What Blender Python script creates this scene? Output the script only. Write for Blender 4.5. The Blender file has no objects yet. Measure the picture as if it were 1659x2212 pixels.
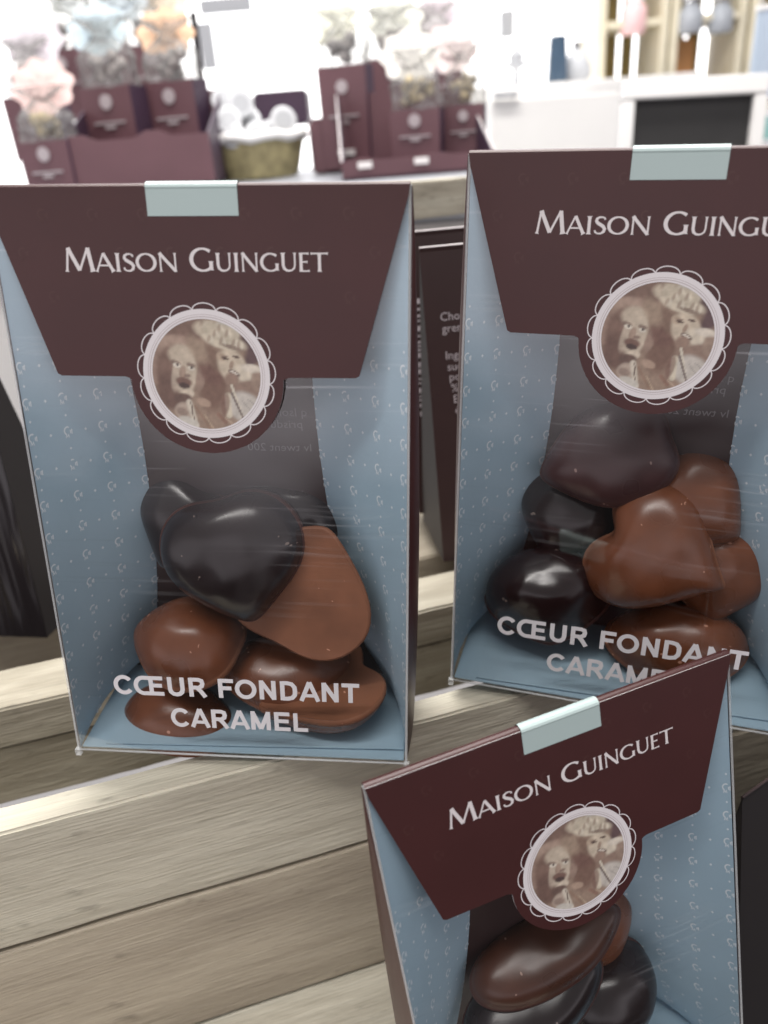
import bpy, math, random
from mathutils import Vector, Matrix, noise

S = bpy.context.scene
COL = S.collection
random.seed(4)
R_ = math.radians

# ------------------------------------------------------------------ camera
FPX, CX, CY = 1659.0, 829.5, 1106.0            # focal length and centre of the photograph (at 1659 px width)
PITCH, ROLL = R_(26), R_(-4)
CAM_Z = 0.290
ROWX = Vector((0.99745312, -0.07760256, 0.0))          # world axes written in camera axes (x right, y down, z forward)
ROWY = Vector((-0.03401872, -0.43725467, 0.8986941))
ROWZ = Vector((-0.06975647, -0.89660463, -0.43837115))
CAMPOS = Vector((0, 0, CAM_Z))


def c2w(v):
    return Vector((ROWX.dot(v), ROWY.dot(v), ROWZ.dot(v)))


def at(px, py, t):
    """world point seen at pixel (px,py) of the photograph at depth t metres"""
    return CAMPOS + c2w(Vector(((px - CX) / FPX * t, (py - CY) / FPX * t, t)))


def ray(px, py):
    return c2w(Vector(((px - CX) / FPX, (py - CY) / FPX, 1.0)))


cam = bpy.data.cameras.new('camera')
camo = bpy.data.objects.new('camera', cam)
COL.objects.link(camo)
rx, up, bk = c2w(Vector((1, 0, 0))), c2w(Vector((0, -1, 0))), c2w(Vector((0, 0, -1)))
camo.matrix_world = Matrix(((rx.x, up.x, bk.x, 0), (rx.y, up.y, bk.y, 0), (rx.z, up.z, bk.z, CAM_Z), (0, 0, 0, 1)))
cam.sensor_fit = 'HORIZONTAL'
cam.sensor_width = 36
cam.lens = 36
cam.clip_start = 0.01
cam.clip_end = 60
cam.dof.use_dof = True
cam.dof.focus_distance = 0.215
cam.dof.aperture_fstop = 14.0
S.camera = camo

# ------------------------------------------------------------------ world, lamps, exposure
W = bpy.data.worlds.new('World')
S.world = W
W.use_nodes = True
wn, wl = W.node_tree.nodes, W.node_tree.links
bg = wn['Background']
tc = wn.new('ShaderNodeTexCoord')
sx = wn.new('ShaderNodeSeparateXYZ')
wl.new(tc.outputs['Generated'], sx.inputs[0])
cr = wn.new('ShaderNodeValToRGB')
mr = wn.new('ShaderNodeMapRange')
mr.inputs[1].default_value = -1
mr.inputs[2].default_value = 1
nz_ = wn.new('ShaderNodeTexNoise')
nz_.inputs['Scale'].default_value = 3.2
nz_.inputs['Detail'].default_value = 2
wl.new(tc.outputs['Generated'], nz_.inputs['Vector'])
ma_ = wn.new('ShaderNodeMath')
ma_.operation = 'MULTIPLY_ADD'
ma_.inputs[1].default_value = .55
wl.new(nz_.outputs['Fac'], ma_.inputs[0])
sb_ = wn.new('ShaderNodeMath')
sb_.operation = 'SUBTRACT'
sb_.inputs[1].default_value = .26
wl.new(sx.outputs['Z'], sb_.inputs[0])
wl.new(sb_.outputs[0], ma_.inputs[2])
wl.new(ma_.outputs[0], mr.inputs[0])
wl.new(mr.outputs[0], cr.inputs[0])
el = cr.color_ramp.elements
el[0].position = 0.0
el[0].color = (.03, .028, .028, 1)
el[1].position = 1.0
el[1].color = (.55, .55, .56, 1)
for p_, c_ in ((.35, (.06, .055, .055, 1)), (.41, (.13, .12, .125, 1)), (.475, (1.5, 1.40, 1.48, 1)), (.545, (1.6, 1.5, 1.58, 1)), (.62, (.6, .58, .6, 1))):  # horizon band and wavy edge made up for reflections in the film
    e_ = el.new(p_)
    e_.color = c_
wl.new(cr.outputs[0], bg.inputs['Color'])
bg.inputs['Strength'].default_value = 0.8


def area(name, loc, target, sx_, sy_, watts, col=(1, 1, 1), spin=0):
    l = bpy.data.lights.new(name, 'AREA')
    l.shape = 'RECTANGLE'
    l.size, l.size_y = sx_, sy_
    l.energy = watts
    l.color = col
    o = bpy.data.objects.new(name, l)
    o.location = loc
    d = Vector(target) - Vector(loc)
    q = d.to_track_quat('-Z', 'Y')
    o.rotation_mode = 'QUATERNION'
    from mathutils import Quaternion
    o.rotation_quaternion = q @ Quaternion((0, 0, 1), spin)
    COL.objects.link(o)
    return o


area('ceiling_tube', (-.30, -.35, 1.75), (0, .2, .15), 1.3, .05, 9, (1, .96, .92), R_(35))
area('front_fill', (-.15, -.5, 1.75), (0, .2, .2), 1.3, .10, 9, (1, .97, .94))  # unseen fill lamp, added to light pack fronts and interiors
area('ceiling_panel', (.05, .62, 1.7), (0, .22, .1), 1.4, .22, 31, (1, .97, .93))
area('room_fill', (.3, 2.0, 2.3), (.2, 1.3, .3), 2.4, 1.2, 75, (1, .98, .96))  # unseen fill lamp, added to overexpose the back of the shop

S.view_settings.view_transform = 'Standard'
S.view_settings.look = 'None'
S.view_settings.exposure = 0.22
S.view_settings.gamma = 1
S.view_settings.use_curve_mapping = False
S.render.engine = 'CYCLES'
S.cycles.max_bounces = 14
S.cycles.transparent_max_bounces = 24
S.cycles.use_denoising = True
S.cycles.caustics_reflective = False
S.cycles.caustics_refractive = False
S.cycles.sample_clamp_indirect = 4.0

# ------------------------------------------------------------------ materials


def mat(name, col, rough=.5, **kw):
    m = bpy.data.materials.new(name)
    m.use_nodes = True
    b = m.node_tree.nodes['Principled BSDF']
    b.inputs['Base Color'].default_value = (*col, 1)
    b.inputs['Roughness'].default_value = rough
    for k, v in kw.items():
        b.inputs[k.replace('_', ' ')].default_value = v
    return m


def nd(m, t, **kw):
    n = m.node_tree.nodes.new(t)
    for k, v in kw.items():
        setattr(n, k, v)
    return n


def mottle(m, col, amt, scale, bump=0, bscale=None, vec='Object', detail=4):
    """slight uneven tone and relief of a real surface"""
    b = m.node_tree.nodes['Principled BSDF']
    L = m.node_tree.links
    t = nd(m, 'ShaderNodeTexCoord')
    n = nd(m, 'ShaderNodeTexNoise')
    n.inputs['Scale'].default_value = scale
    n.inputs['Detail'].default_value = detail
    L.new(t.outputs[vec], n.inputs['Vector'])
    r = nd(m, 'ShaderNodeValToRGB')
    r.color_ramp.elements[0].position = .3
    r.color_ramp.elements[1].position = .7
    r.color_ramp.elements[0].color = (*[c * (1 - amt) for c in col], 1)
    r.color_ramp.elements[1].color = (*[min(1, c * (1 + amt)) for c in col], 1)
    L.new(n.outputs['Fac'], r.inputs[0])
    L.new(r.outputs[0], b.inputs['Base Color'])
    if bump:
        n2 = nd(m, 'ShaderNodeTexNoise')
        n2.inputs['Scale'].default_value = bscale or scale * 3
        L.new(t.outputs[vec], n2.inputs['Vector'])
        bp = nd(m, 'ShaderNodeBump')
        bp.inputs['Strength'].default_value = bump
        bp.inputs['Distance'].default_value = .001
        L.new(n2.outputs['Fac'], bp.inputs['Height'])
        L.new(bp.outputs[0], b.inputs['Normal'])
    return m


M = {}
M['flap'] = mottle(mat('brown_card', (.050, .0132, .0128), .40, Specular_IOR_Level=.5), (.050, .0132, .0128), .06, 60)
M['faint'] = mat('brown_card_faint_print', (.062, .022, .020), .40)
M['card_edge'] = mat('card_cut_edge', (.55, .55, .55), .7)
M['blue'] = mottle(mat('blue_card', (.325, .455, .545), .5), (.325, .455, .545), .04, 50, .05, 700)
M['blue_print'] = mat('blue_card_pale_print', (.66, .73, .77), .55)
M['blackish'] = mat('near_black_card', (.012, .009, .009), .6)
m = mat('shaded_black_wrap', (.012, .009, .010), .16)  # near-black colour stands in for the shadow on this pack
t = nd(m, 'ShaderNodeTexCoord')
mp = nd(m, 'ShaderNodeMapping')
mp.inputs['Rotation'].default_value = (0, R_(20), 0)
mp.inputs['Scale'].default_value = (70, 10, 9)
n = nd(m, 'ShaderNodeTexNoise')
n.inputs['Scale'].default_value = 1
n.inputs['Detail'].default_value = 2
bp = nd(m, 'ShaderNodeBump')
bp.inputs['Strength'].default_value = .9
bp.inputs['Distance'].default_value = .006
m.node_tree.links.new(t.outputs['Object'], mp.inputs[0])
m.node_tree.links.new(mp.outputs[0], n.inputs['Vector'])
m.node_tree.links.new(n.outputs['Fac'], bp.inputs['Height'])
m.node_tree.links.new(bp.outputs[0], m.node_tree.nodes['Principled BSDF'].inputs['Normal'])
M['shaded_wrap'] = m
M['inside'] = mottle(mat('brown_card_inside', (.032, .015, .0145), .5), (.032, .015, .0145), .1, 40)
M['dull_print'] = mat('dull_grey_print', (.17, .15, .155), .6)
M['letter'] = mat('pale_lettering', (.68, .63, .63), .5)
M['white_print'] = mat('white_caption_print', (.64, .62, .64), .5)
M['seal'] = mat('pale_seal_sticker', (.40, .49, .48), .35)
M['ring'] = mat('white_ring_print', (.68, .64, .65), .5)
M['ringline'] = mat('grey_ring_line', (.42, .36, .36), .5)
M['back_text'] = mat('pale_back_print', (.42, .38, .40), .6)

# sepia picture: colour attribute holds the printed picture
m = mat('sepia_print', (1, 1, 1), .5)
a = nd(m, 'ShaderNodeVertexColor', layer_name='print')
m.node_tree.links.new(a.outputs['Color'], m.node_tree.nodes['Principled BSDF'].inputs['Base Color'])
M['sepia'] = m


def film_mat(name, tint, refl, rough, scratch=0.0):
    m = bpy.data.materials.new(name)
    m.use_nodes = True
    N, L = m.node_tree.nodes, m.node_tree.links
    N.clear()
    out = N.new('ShaderNodeOutputMaterial')
    tr = N.new('ShaderNodeBsdfTransparent')
    tr.inputs[0].default_value = (*tint, 1)
    gl = N.new('ShaderNodeBsdfGlossy')
    gl.inputs['Roughness'].default_value = rough
    gl.inputs['Color'].default_value = (1, 1, 1, 1)
    lw = N.new('ShaderNodeLayerWeight')
    lw.inputs['Blend'].default_value = .5
    pw = N.new('ShaderNodeMath')
    pw.operation = 'POWER'
    pw.inputs[1].default_value = 5
    L.new(lw.outputs['Facing'], pw.inputs[0])
    fr = N.new('ShaderNodeMath')
    fr.operation = 'MULTIPLY_ADD'
    fr.inputs[1].default_value = .95
    fr.inputs[2].default_value = .045
    L.new(pw.outputs[0], fr.inputs[0])
    mu = N.new('ShaderNodeMath')
    mu.operation = 'MULTIPLY'
    mu.use_clamp = True
    mu.inputs[1].default_value = refl
    L.new(fr.outputs[0], mu.inputs[0])
    t = N.new('ShaderNodeTexCoord')
    n = N.new('ShaderNodeTexNoise')
    n.inputs['Scale'].default_value = 22
    n.inputs['Detail'].default_value = 1
    L.new(t.outputs['Object'], n.inputs['Vector'])
    bp = N.new('ShaderNodeBump')
    bp.inputs['Strength'].default_value = .25
    bp.inputs['Distance'].default_value = .002
    L.new(n.outputs['Fac'], bp.inputs['Height'])
    L.new(bp.outputs[0], gl.inputs['Normal'])
    mx = N.new('ShaderNodeMixShader')
    fac = mu.outputs[0]
    if scratch:
        mp = N.new('ShaderNodeMapping')
        mp.inputs['Rotation'].default_value = (0, R_(-17), 0)
        mp.inputs['Scale'].default_value = (18, 40, 900)
        L.new(t.outputs['Object'], mp.inputs[0])
        n2 = N.new('ShaderNodeTexNoise')
        n2.inputs['Scale'].default_value = 1
        n2.inputs['Detail'].default_value = 2
        L.new(mp.outputs[0], n2.inputs['Vector'])
        rp = N.new('ShaderNodeMapRange')
        rp.inputs[1].default_value = .62
        rp.inputs[2].default_value = .80
        rp.inputs[3].default_value = 0
        rp.inputs[4].default_value = scratch
        L.new(n2.outputs['Fac'], rp.inputs[0])
        ad = N.new('ShaderNodeMath')
        ad.operation = 'ADD'
        ad.use_clamp = True
        L.new(mu.outputs[0], ad.inputs[0])
        L.new(rp.outputs[0], ad.inputs[1])
        fac = ad.outputs[0]
    L.new(fac, mx.inputs[0])
    L.new(tr.outputs[0], mx.inputs[1])
    L.new(gl.outputs[0], mx.inputs[2])
    if scratch:
        df = N.new('ShaderNodeBsdfDiffuse')
        df.inputs[0].default_value = (.9, .9, .92, 1)
        n4 = N.new('ShaderNodeTexNoise')
        n4.inputs['Scale'].default_value = 24
        n4.inputs['Detail'].default_value = 2
        n4.inputs['Distortion'].default_value = .8
        L.new(t.outputs['Object'], n4.inputs['Vector'])
        hz = N.new('ShaderNodeMapRange')
        hz.inputs[1].default_value = .52
        hz.inputs[2].default_value = .75
        hz.inputs[3].default_value = .0
        hz.inputs[4].default_value = .03  # pale haze painted over the film as diffuse patches
        L.new(n4.outputs['Fac'], hz.inputs[0])
        # fine rubbed lines, only in some places
        mp2 = N.new('ShaderNodeMapping')
        mp2.inputs['Rotation'].default_value = (0, R_(-14), 0)
        mp2.inputs['Scale'].default_value = (14, 30, 700)
        ds = N.new('ShaderNodeVectorMath')
        ds.operation = 'ADD'
        w5 = N.new('ShaderNodeTexNoise')
        w5.inputs['Scale'].default_value = 12
        L.new(t.outputs['Object'], w5.inputs['Vector'])
        sc5 = N.new('ShaderNodeVectorMath')
        sc5.operation = 'SCALE'
        sc5.inputs['Scale'].default_value = .02
        L.new(w5.outputs['Color'], sc5.inputs[0])
        L.new(t.outputs['Object'], ds.inputs[0])
        L.new(sc5.outputs[0], ds.inputs[1])
        L.new(ds.outputs[0], mp2.inputs[0])
        n6 = N.new('ShaderNodeTexNoise')
        n6.inputs['Scale'].default_value = 1
        n6.inputs['Detail'].default_value = 3
        L.new(mp2.outputs[0], n6.inputs['Vector'])
        st = N.new('ShaderNodeMapRange')
        st.inputs[1].default_value = .56
        st.inputs[2].default_value = .72
        L.new(n6.outputs['Fac'], st.inputs[0])
        n7 = N.new('ShaderNodeTexNoise')
        n7.inputs['Scale'].default_value = 17
        L.new(t.outputs['Object'], n7.inputs['Vector'])
        ms = N.new('ShaderNodeMapRange')
        ms.inputs[1].default_value = .50
        ms.inputs[2].default_value = .66
        ms.inputs[4].default_value = .13
        L.new(n7.outputs['Fac'], ms.inputs[0])
        pr = N.new('ShaderNodeMath')
        pr.operation = 'MULTIPLY_ADD'
        L.new(st.outputs[0], pr.inputs[0])
        L.new(ms.outputs[0], pr.inputs[1])
        L.new(hz.outputs[0], pr.inputs[2])
        mx2 = N.new('ShaderNodeMixShader')
        L.new(pr.outputs[0], mx2.inputs[0])
        L.new(mx.outputs[0], mx2.inputs[1])
        L.new(df.outputs[0], mx2.inputs[2])
        mx = mx2
    L.new(mx.outputs[0], out.inputs[0])
    return m


M['film'] = film_mat('clear_film', (.985, .985, .985), 1.75, .05, .10)
m = bpy.data.materials.new('lit_film_fold')
m.use_nodes = True
N, L = m.node_tree.nodes, m.node_tree.links
N['Principled BSDF'].inputs['Base Color'].default_value = (.75, .77, .78, 1)
N['Principled BSDF'].inputs['Roughness'].default_value = .25
tr = N.new('ShaderNodeBsdfTransparent')
mx = N.new('ShaderNodeMixShader')
mx.inputs[0].default_value = .32  # whitish share stands for light caught along the film edges
L.new(tr.outputs[0], mx.inputs[1])
L.new(N['Principled BSDF'].outputs[0], mx.inputs[2])
L.new(mx.outputs[0], N['Material Output'].inputs[0])
M['film_edge'] = m


def choc(name, col, rough, spec):
    m = mat(name, col, rough, Specular_IOR_Level=spec)
    b = m.node_tree.nodes['Principled BSDF']
    L = m.node_tree.links
    t = nd(m, 'ShaderNodeTexCoord')
    n = nd(m, 'ShaderNodeTexNoise')
    n.inputs['Scale'].default_value = 55
    n.inputs['Detail'].default_value = 3
    L.new(t.outputs['Object'], n.inputs['Vector'])
    r = nd(m, 'ShaderNodeValToRGB')
    r.color_ramp.elements[0].color = (*[c * .8 for c in col], 1)
    r.color_ramp.elements[1].color = (*[c * 1.25 for c in col], 1)
    r.color_ramp.elements[0].position = .35
    r.color_ramp.elements[1].position = .7
    L.new(n.outputs['Fac'], r.inputs[0])
    # pale crumbs and scuffs
    mp = nd(m, 'ShaderNodeMapping')
    mp.inputs['Scale'].default_value = (1, 1.7, 1)
    mp.inputs['Rotation'].default_value = (.4, .3, .8)
    L.new(t.outputs['Object'], mp.inputs[0])
    v = nd(m, 'ShaderNodeTexVoronoi')
    v.inputs['Scale'].default_value = 230
    L.new(mp.outputs[0], v.inputs['Vector'])
    n3 = nd(m, 'ShaderNodeTexNoise')
    n3.inputs['Scale'].default_value = 130
    L.new(t.outputs['Object'], n3.inputs['Vector'])
    lt = nd(m, 'ShaderNodeMath', operation='LESS_THAN')
    lt.inputs[1].default_value = .15
    L.new(v.outputs['Distance'], lt.inputs[0])
    gt = nd(m, 'ShaderNodeMath', operation='GREATER_THAN')
    gt.inputs[1].default_value = .60
    L.new(n3.outputs['Fac'], gt.inputs[0])
    mu = nd(m, 'ShaderNodeMath', operation='MULTIPLY')
    L.new(lt.outputs[0], mu.inputs[0])
    L.new(gt.outputs[0], mu.inputs[1])
    mx = nd(m, 'ShaderNodeMix', data_type='RGBA')
    L.new(mu.outputs[0], mx.inputs[0])
    L.new(r.outputs[0], mx.inputs[6])
    mx.inputs[7].default_value = (min(1, col[0] * 2 + .16), min(1, col[1] * 2 + .13), min(1, col[2] * 2 + .11), 1)
    L.new(mx.outputs[2], b.inputs['Base Color'])
    rr = nd(m, 'ShaderNodeMapRange')
    rr.inputs[3].default_value = rough - .07
    rr.inputs[4].default_value = rough + .12
    L.new(n.outputs['Fac'], rr.inputs[0])
    L.new(rr.outputs[0], b.inputs['Roughness'])
    return m


M['dark_choc'] = choc('dark_chocolate', (.011, .005, .0055), .22, .5)
M['dim_plum_choc'] = choc('dim_plum_chocolate', (.040, .012, .012), .27, .5)  # reddish dark chocolate with the dim pack interior put into its colour
M['milk_choc'] = choc('milk_chocolate', (.140, .047, .021), .26, .5)
M['pale_base'] = choc('milk_chocolate_base', (.205, .083, .044), .55, .3)
M['dim_milk_choc'] = choc('dim_milk_chocolate', (.062, .021, .011), .27, .5)  # milk chocolate again, darkened in colour for the dim tilted pack
M['dark_base'] = choc('dark_chocolate_base', (.062, .022, .017), .45, .3)


def wood(name, cols, scale=1.0, rough=.62, yellow=0.0):
    m = mat(name, cols[1], rough, Specular_IOR_Level=.4)
    b = m.node_tree.nodes['Principled BSDF']
    L = m.node_tree.links
    t = nd(m, 'ShaderNodeTexCoord')

    def stretched(sx_, sy_, sz_, sc, det, dist=0.0):
        mp = nd(m, 'ShaderNodeMapping')
        mp.inputs['Scale'].default_value = (sx_, sy_, sz_)
        L.new(t.outputs['Object'], mp.inputs[0])
        n = nd(m, 'ShaderNodeTexNoise')
        n.inputs['Scale'].default_value = sc
        n.inputs['Detail'].default_value = det
        n.inputs['Distortion'].default_value = dist
        L.new(mp.outputs[0], n.inputs['Vector'])
        return n.outputs['Fac']
    g = stretched(1, 7, 7, 9 * scale, 6, 1.0)
    r = nd(m, 'ShaderNodeValToRGB')
    e = r.color_ramp.elements
    e[0].position, e[1].position = .30, .72
    e[0].color, e[1].color = (*cols[0], 1), (*cols[2], 1)
    x = e.new(.5)
    x.color = (*cols[1], 1)
    L.new(g, r.inputs[0])
    f = stretched(2, 60, 60, 22 * scale, 3)
    mx = nd(m, 'ShaderNodeMix', data_type='RGBA', blend_type='MULTIPLY')
    fr = nd(m, 'ShaderNodeMapRange')
    fr.inputs[1].default_value, fr.inputs[2].default_value = .25, .75
    fr.inputs[3].default_value, fr.inputs[4].default_value = .84, 1.08
    L.new(f, fr.inputs[0])
    mx.inputs[0].default_value = 1
    L.new(r.outputs[0], mx.inputs[6])
    L.new(fr.outputs[0], mx.inputs[7])
    # dark specks and small knots in the grain
    k = stretched(1, 3.2, 3.2, 75, 3)
    kr = nd(m, 'ShaderNodeMapRange')
    kr.inputs[1].default_value, kr.inputs[2].default_value = .65, .80
    kr.inputs[3].default_value, kr.inputs[4].default_value = 0, .7
    L.new(k, kr.inputs[0])
    mk = nd(m, 'ShaderNodeMix', data_type='RGBA')
    L.new(kr.outputs[0], mk.inputs[0])
    L.new(mx.outputs[2], mk.inputs[6])
    mk.inputs[7].default_value = (*[c * .45 for c in cols[0]], 1)
    L.new(mk.outputs[2], b.inputs['Base Color'])
    bp = nd(m, 'ShaderNodeBump')
    bp.inputs['Strength'].default_value = .45
    bp.inputs['Distance'].default_value = .0009
    L.new(f, bp.inputs['Height'])
    bp2 = nd(m, 'ShaderNodeBump')
    bp2.inputs['Strength'].default_value = .5
    bp2.inputs['Distance'].default_value = .0015
    L.new(k, bp2.inputs['Height'])
    L.new(bp.outputs[0], bp2.inputs['Normal'])
    L.new(bp2.outputs[0], b.inputs['Normal'])
    return m


M['wood_grey'] = wood('limed_grey_wood', ((0.423, 0.386, 0.310), (0.517, 0.481, 0.390), (0.614, 0.577, 0.477)))
M['wood_brown'] = wood('limed_brown_wood', ((0.303, 0.258, 0.199), (0.393, 0.342, 0.266), (0.474, 0.419, 0.330)))
M['wood_green'] = wood('limed_olive_wood', ((0.238, 0.211, 0.159), (0.348, 0.317, 0.251), (0.452, 0.425, 0.346)))
M['wood_toplit'] = wood('limed_toplit_wood', ((0.467, 0.431, 0.348), (0.589, 0.553, 0.456), (0.711, 0.674, 0.566)))  # paler mix paints in the light from above on the lower step
M['white'] = mottle(mat('white_paint', (.82, .81, .79), .5), (.82, .81, .79), .03, 8)
M['wall'] = mottle(mat('white_wall', (.84, .84, .83), .7), (.84, .84, .83), .02, 3)
M['counter'] = mottle(mat('grey_counter', (.25, .26, .285), .4), (.25, .26, .285), .06, 12)
M['black'] = mottle(mat('blackboard_black', (.014, .013, .013), .6), (.014, .013, .013), .2, 20)
M['metal'] = mat('dark_metal', (.05, .045, .05), .4, Metallic=.6)
M['tray'] = mottle(mat('hazed_brown_carton', (.125, .058, .068), .5), (.125, .058, .068), .08, 20)  # brown lifted towards purple to stand for background glare
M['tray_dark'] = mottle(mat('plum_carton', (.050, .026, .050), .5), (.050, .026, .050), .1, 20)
M['basket'] = mottle(mat('wicker', (.37, .315, .165), .7), (.37, .315, .165), .3, 90, .6, 160)
M['plastic_white'] = mat('white_plastic', (.62, .63, .65), .4)
M['lid_grey'] = mat('pale_grey_lid', (.45, .46, .48), .4)
M['shelf_wood'] = mottle(mat('pale_shelf_wood', (.74, .68, .52), .5), (.74, .68, .52), .08, 14)
M['crate_back'] = mottle(mat('olive_crate_slats', (.36, .28, .11), .6), (.36, .28, .11), .2, 16)
M['pinkjar'] = mat('pink_ceramic', (.80, .52, .52), .3)
M['greyglass'] = mat('grey_glass', (.34, .36, .39), .2)
M['paleblue'] = mat('pale_blue_paper', (.42, .50, .60), .5)
M['navy'] = mat('navy_glass', (.04, .075, .12), .25)
M['teal'] = mat('teal_tin', (.22, .42, .40), .4)
M['orange_card'] = mat('orange_card', (.55, .27, .10), .5)
M['gold_tag'] = mat('gold_tag', (.72, .50, .16), .4)
M['grey_tag'] = mat('grey_blue_tag', (.48, .50, .56), .4)
M['cream_tag'] = mat('cream_tag', (.82, .78, .76), .5)
M['greyprint'] = mat('greyish_label_print', (.40, .35, .36), .5)
M['tan_sweets'] = mottle(mat('tan_sweets', (.42, .34, .20), .5), (.42, .34, .20), .5, 55)
M['grey_sweets'] = mottle(mat('grey_sweets', (.30, .27, .26), .5), (.30, .27, .26), .5, 55)


def glow(name, col, s):
    m = bpy.data.materials.new(name)
    m.use_nodes = True
    b = m.node_tree.nodes['Principled BSDF']
    b.inputs['Base Color'].default_value = (.8, .8, .8, 1)
    b.inputs['Emission Color'].default_value = (*col, 1)
    b.inputs['Emission Strength'].default_value = s
    return m


M['daylight'] = glow('daylit_window_pane', (1, .99, .98), 2.6)

# cellophane
m = bpy.data.materials.new('cellophane')
m.use_nodes = True
N, L = m.node_tree.nodes, m.node_tree.links
b = N['Principled BSDF']
b.inputs['Base Color'].default_value = (.33, .33, .325, 1)
b.inputs['Roughness'].default_value = .18
tr = N.new('ShaderNodeBsdfTransparent')
tr.inputs[0].default_value = (.93, .93, .92, 1)
t = N.new('ShaderNodeTexCoord')
n = N.new('ShaderNodeTexNoise')
n.inputs['Scale'].default_value = 45
n.inputs['Detail'].default_value = 3
n.inputs['Distortion'].default_value = 1.5
L.new(t.outputs['Object'], n.inputs['Vector'])
mp = N.new('ShaderNodeMapRange')
mp.inputs[1].default_value, mp.inputs[2].default_value = .35, .7
mp.inputs[3].default_value, mp.inputs[4].default_value = .10, .55
L.new(n.outputs['Fac'], mp.inputs[0])
mx = N.new('ShaderNodeMixShader')
L.new(mp.outputs[0], mx.inputs[0])
L.new(tr.outputs[0], mx.inputs[1])
L.new(b.outputs[0], mx.inputs[2])
L.new(mx.outputs[0], N['Material Output'].inputs[0])
M['cello'] = m

# ------------------------------------------------------------------ mesh helpers


class MB:
    def __init__(s):
        s.v, s.f, s.mi, s.sm = [], [], [], []

    def add(s, vs, fs, mi=0, smooth=False):
        o = len(s.v)
        s.v += [tuple(v) for v in vs]
        for f in fs:
            s.f.append([i + o for i in f])
            s.mi.append(mi)
            s.sm.append(smooth)

    def quad(s, a, b, c, d, mi=0, smooth=False):
        s.add([a, b, c, d], [(0, 1, 2, 3)], mi, smooth)

    def poly(s, pts, mi=0):
        s.add(pts, [tuple(range(len(pts)))], mi)

    def prism(s, pts, off, mi=0, mside=None):
        """polygon pts (3D) pushed along off"""
        n = len(pts)
        p2 = [Vector(p) + off for p in pts]
        s.add(pts, [tuple(range(n))], mi)
        s.add(p2, [tuple(reversed(range(n)))], mi)
        ms = mi if mside is None else mside
        for i in range(n):
            j = (i + 1) % n
            s.add([pts[i], pts[j], p2[j], p2[i]], [(0, 3, 2, 1)], ms)

    def box(s, c, d, mi=0, R=None, bev=0.0):
        c = Vector(c)
        hx, hy, hz = d[0] / 2, d[1] / 2, d[2] / 2
        if bev <= 0:
            vs = [Vector((x, y, z)) for x in (-hx, hx) for y in (-hy, hy) for z in (-hz, hz)]
            fs = [(0, 1, 3, 2), (4, 6, 7, 5), (0, 4, 5, 1), (2, 3, 7, 6), (0, 2, 6, 4), (1, 5, 7, 3)]
            if R:
                vs = [R @ v for v in vs]
            s.add([v + c for v in vs], fs, mi)
            return
        import bmesh
        bm = bmesh.new()
        bmesh.ops.create_cube(bm, size=1)
        for v in bm.verts:
            v.co = Vector((v.co.x * d[0], v.co.y * d[1], v.co.z * d[2]))
        bmesh.ops.bevel(bm, geom=bm.edges[:], offset=bev, segments=2, affect='EDGES')
        bm.verts.index_update()
        vs = [(R @ v.co if R else v.co) + c for v in bm.verts]
        s.add(vs, [[v.index for v in f.verts] for f in bm.faces], mi)
        bm.free()

    def lathe(s, prof, n=28, c=(0, 0, 0), mi=0, R=None, cap=True, sx=1.0, sy=1.0):
        c = Vector(c)
        vs = []
        for r, z in prof:
            for k in range(n):
                a_ = 2 * math.pi * k / n
                v = Vector((r * math.cos(a_) * sx, r * math.sin(a_) * sy, z))
                vs.append((R @ v if R else v) + c)
        fs = []
        for i in range(len(prof) - 1):
            for k in range(n):
                k2 = (k + 1) % n
                fs.append((i * n + k, i * n + k2, (i + 1) * n + k2, (i + 1) * n + k))
        s.add(vs, fs, mi, True)
        if cap:
            s.add(vs[:n], [tuple(reversed(range(n)))], mi)
            s.add(vs[-n:], [tuple(range(n))], mi)

    def tube(s, pts, r, n=6, mi=0):
        pts = [Vector(p) for p in pts]
        vs = []
        for i, p in enumerate(pts):
            d = (pts[min(i + 1, len(pts) - 1)] - pts[max(i - 1, 0)]).normalized()
            a_ = d.cross(Vector((0, 0, 1)))
            if a_.length < .1:
                a_ = d.cross(Vector((1, 0, 0)))
            a_.normalize()
            b_ = d.cross(a_)
            rr_ = r[i] if isinstance(r, (list, tuple)) else r
            for k in range(n):
                q = 2 * math.pi * k / n
                vs.append(p + a_ * (rr_ * math.cos(q)) + b_ * (rr_ * math.sin(q)))
        fs = []
        for i in range(len(pts) - 1):
            for k in range(n):
                k2 = (k + 1) % n
                fs.append((i * n + k, i * n + k2, (i + 1) * n + k2, (i + 1) * n + k))
        fs.append(tuple(range(n)))
        fs.append(tuple(reversed(range((len(pts) - 1) * n, len(pts) * n))))
        s.add(vs, fs, mi, True)

    def mesh(s, name, mats):
        me = bpy.data.meshes.new(name)
        me.from_pydata(s.v, [], s.f)
        for q in mats:
            me.materials.append(q)
        me.polygons.foreach_set('material_index', s.mi)
        me.polygons.foreach_set('use_smooth', s.sm)
        me.update()
        return me

    def build(s, name, mats, parent=None):
        if not isinstance(mats, (list, tuple)):
            mats = [mats]
        o = bpy.data.objects.new(name, s.mesh(name, mats))
        COL.objects.link(o)
        if parent:
            o.parent = parent
        return o


def tag(o, label, cat, group=None):
    o['label'] = label
    o['category'] = cat
    if group:
        o['group'] = group
    return o


def structure(o):
    o['kind'] = 'structure'
    return o


def thing(name, label, cat, mw, group=None):
    o = bpy.data.objects.new(name, None)
    o.empty_display_size = .01
    COL.objects.link(o)
    o.matrix_world = mw
    return tag(o, label, cat, group)


def frame(o, x, y, z):
    return Matrix(((x.x, y.x, z.x, o.x), (x.y, y.y, z.y, o.y), (x.z, y.z, z.z, o.z), (0, 0, 0, 1)))


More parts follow.
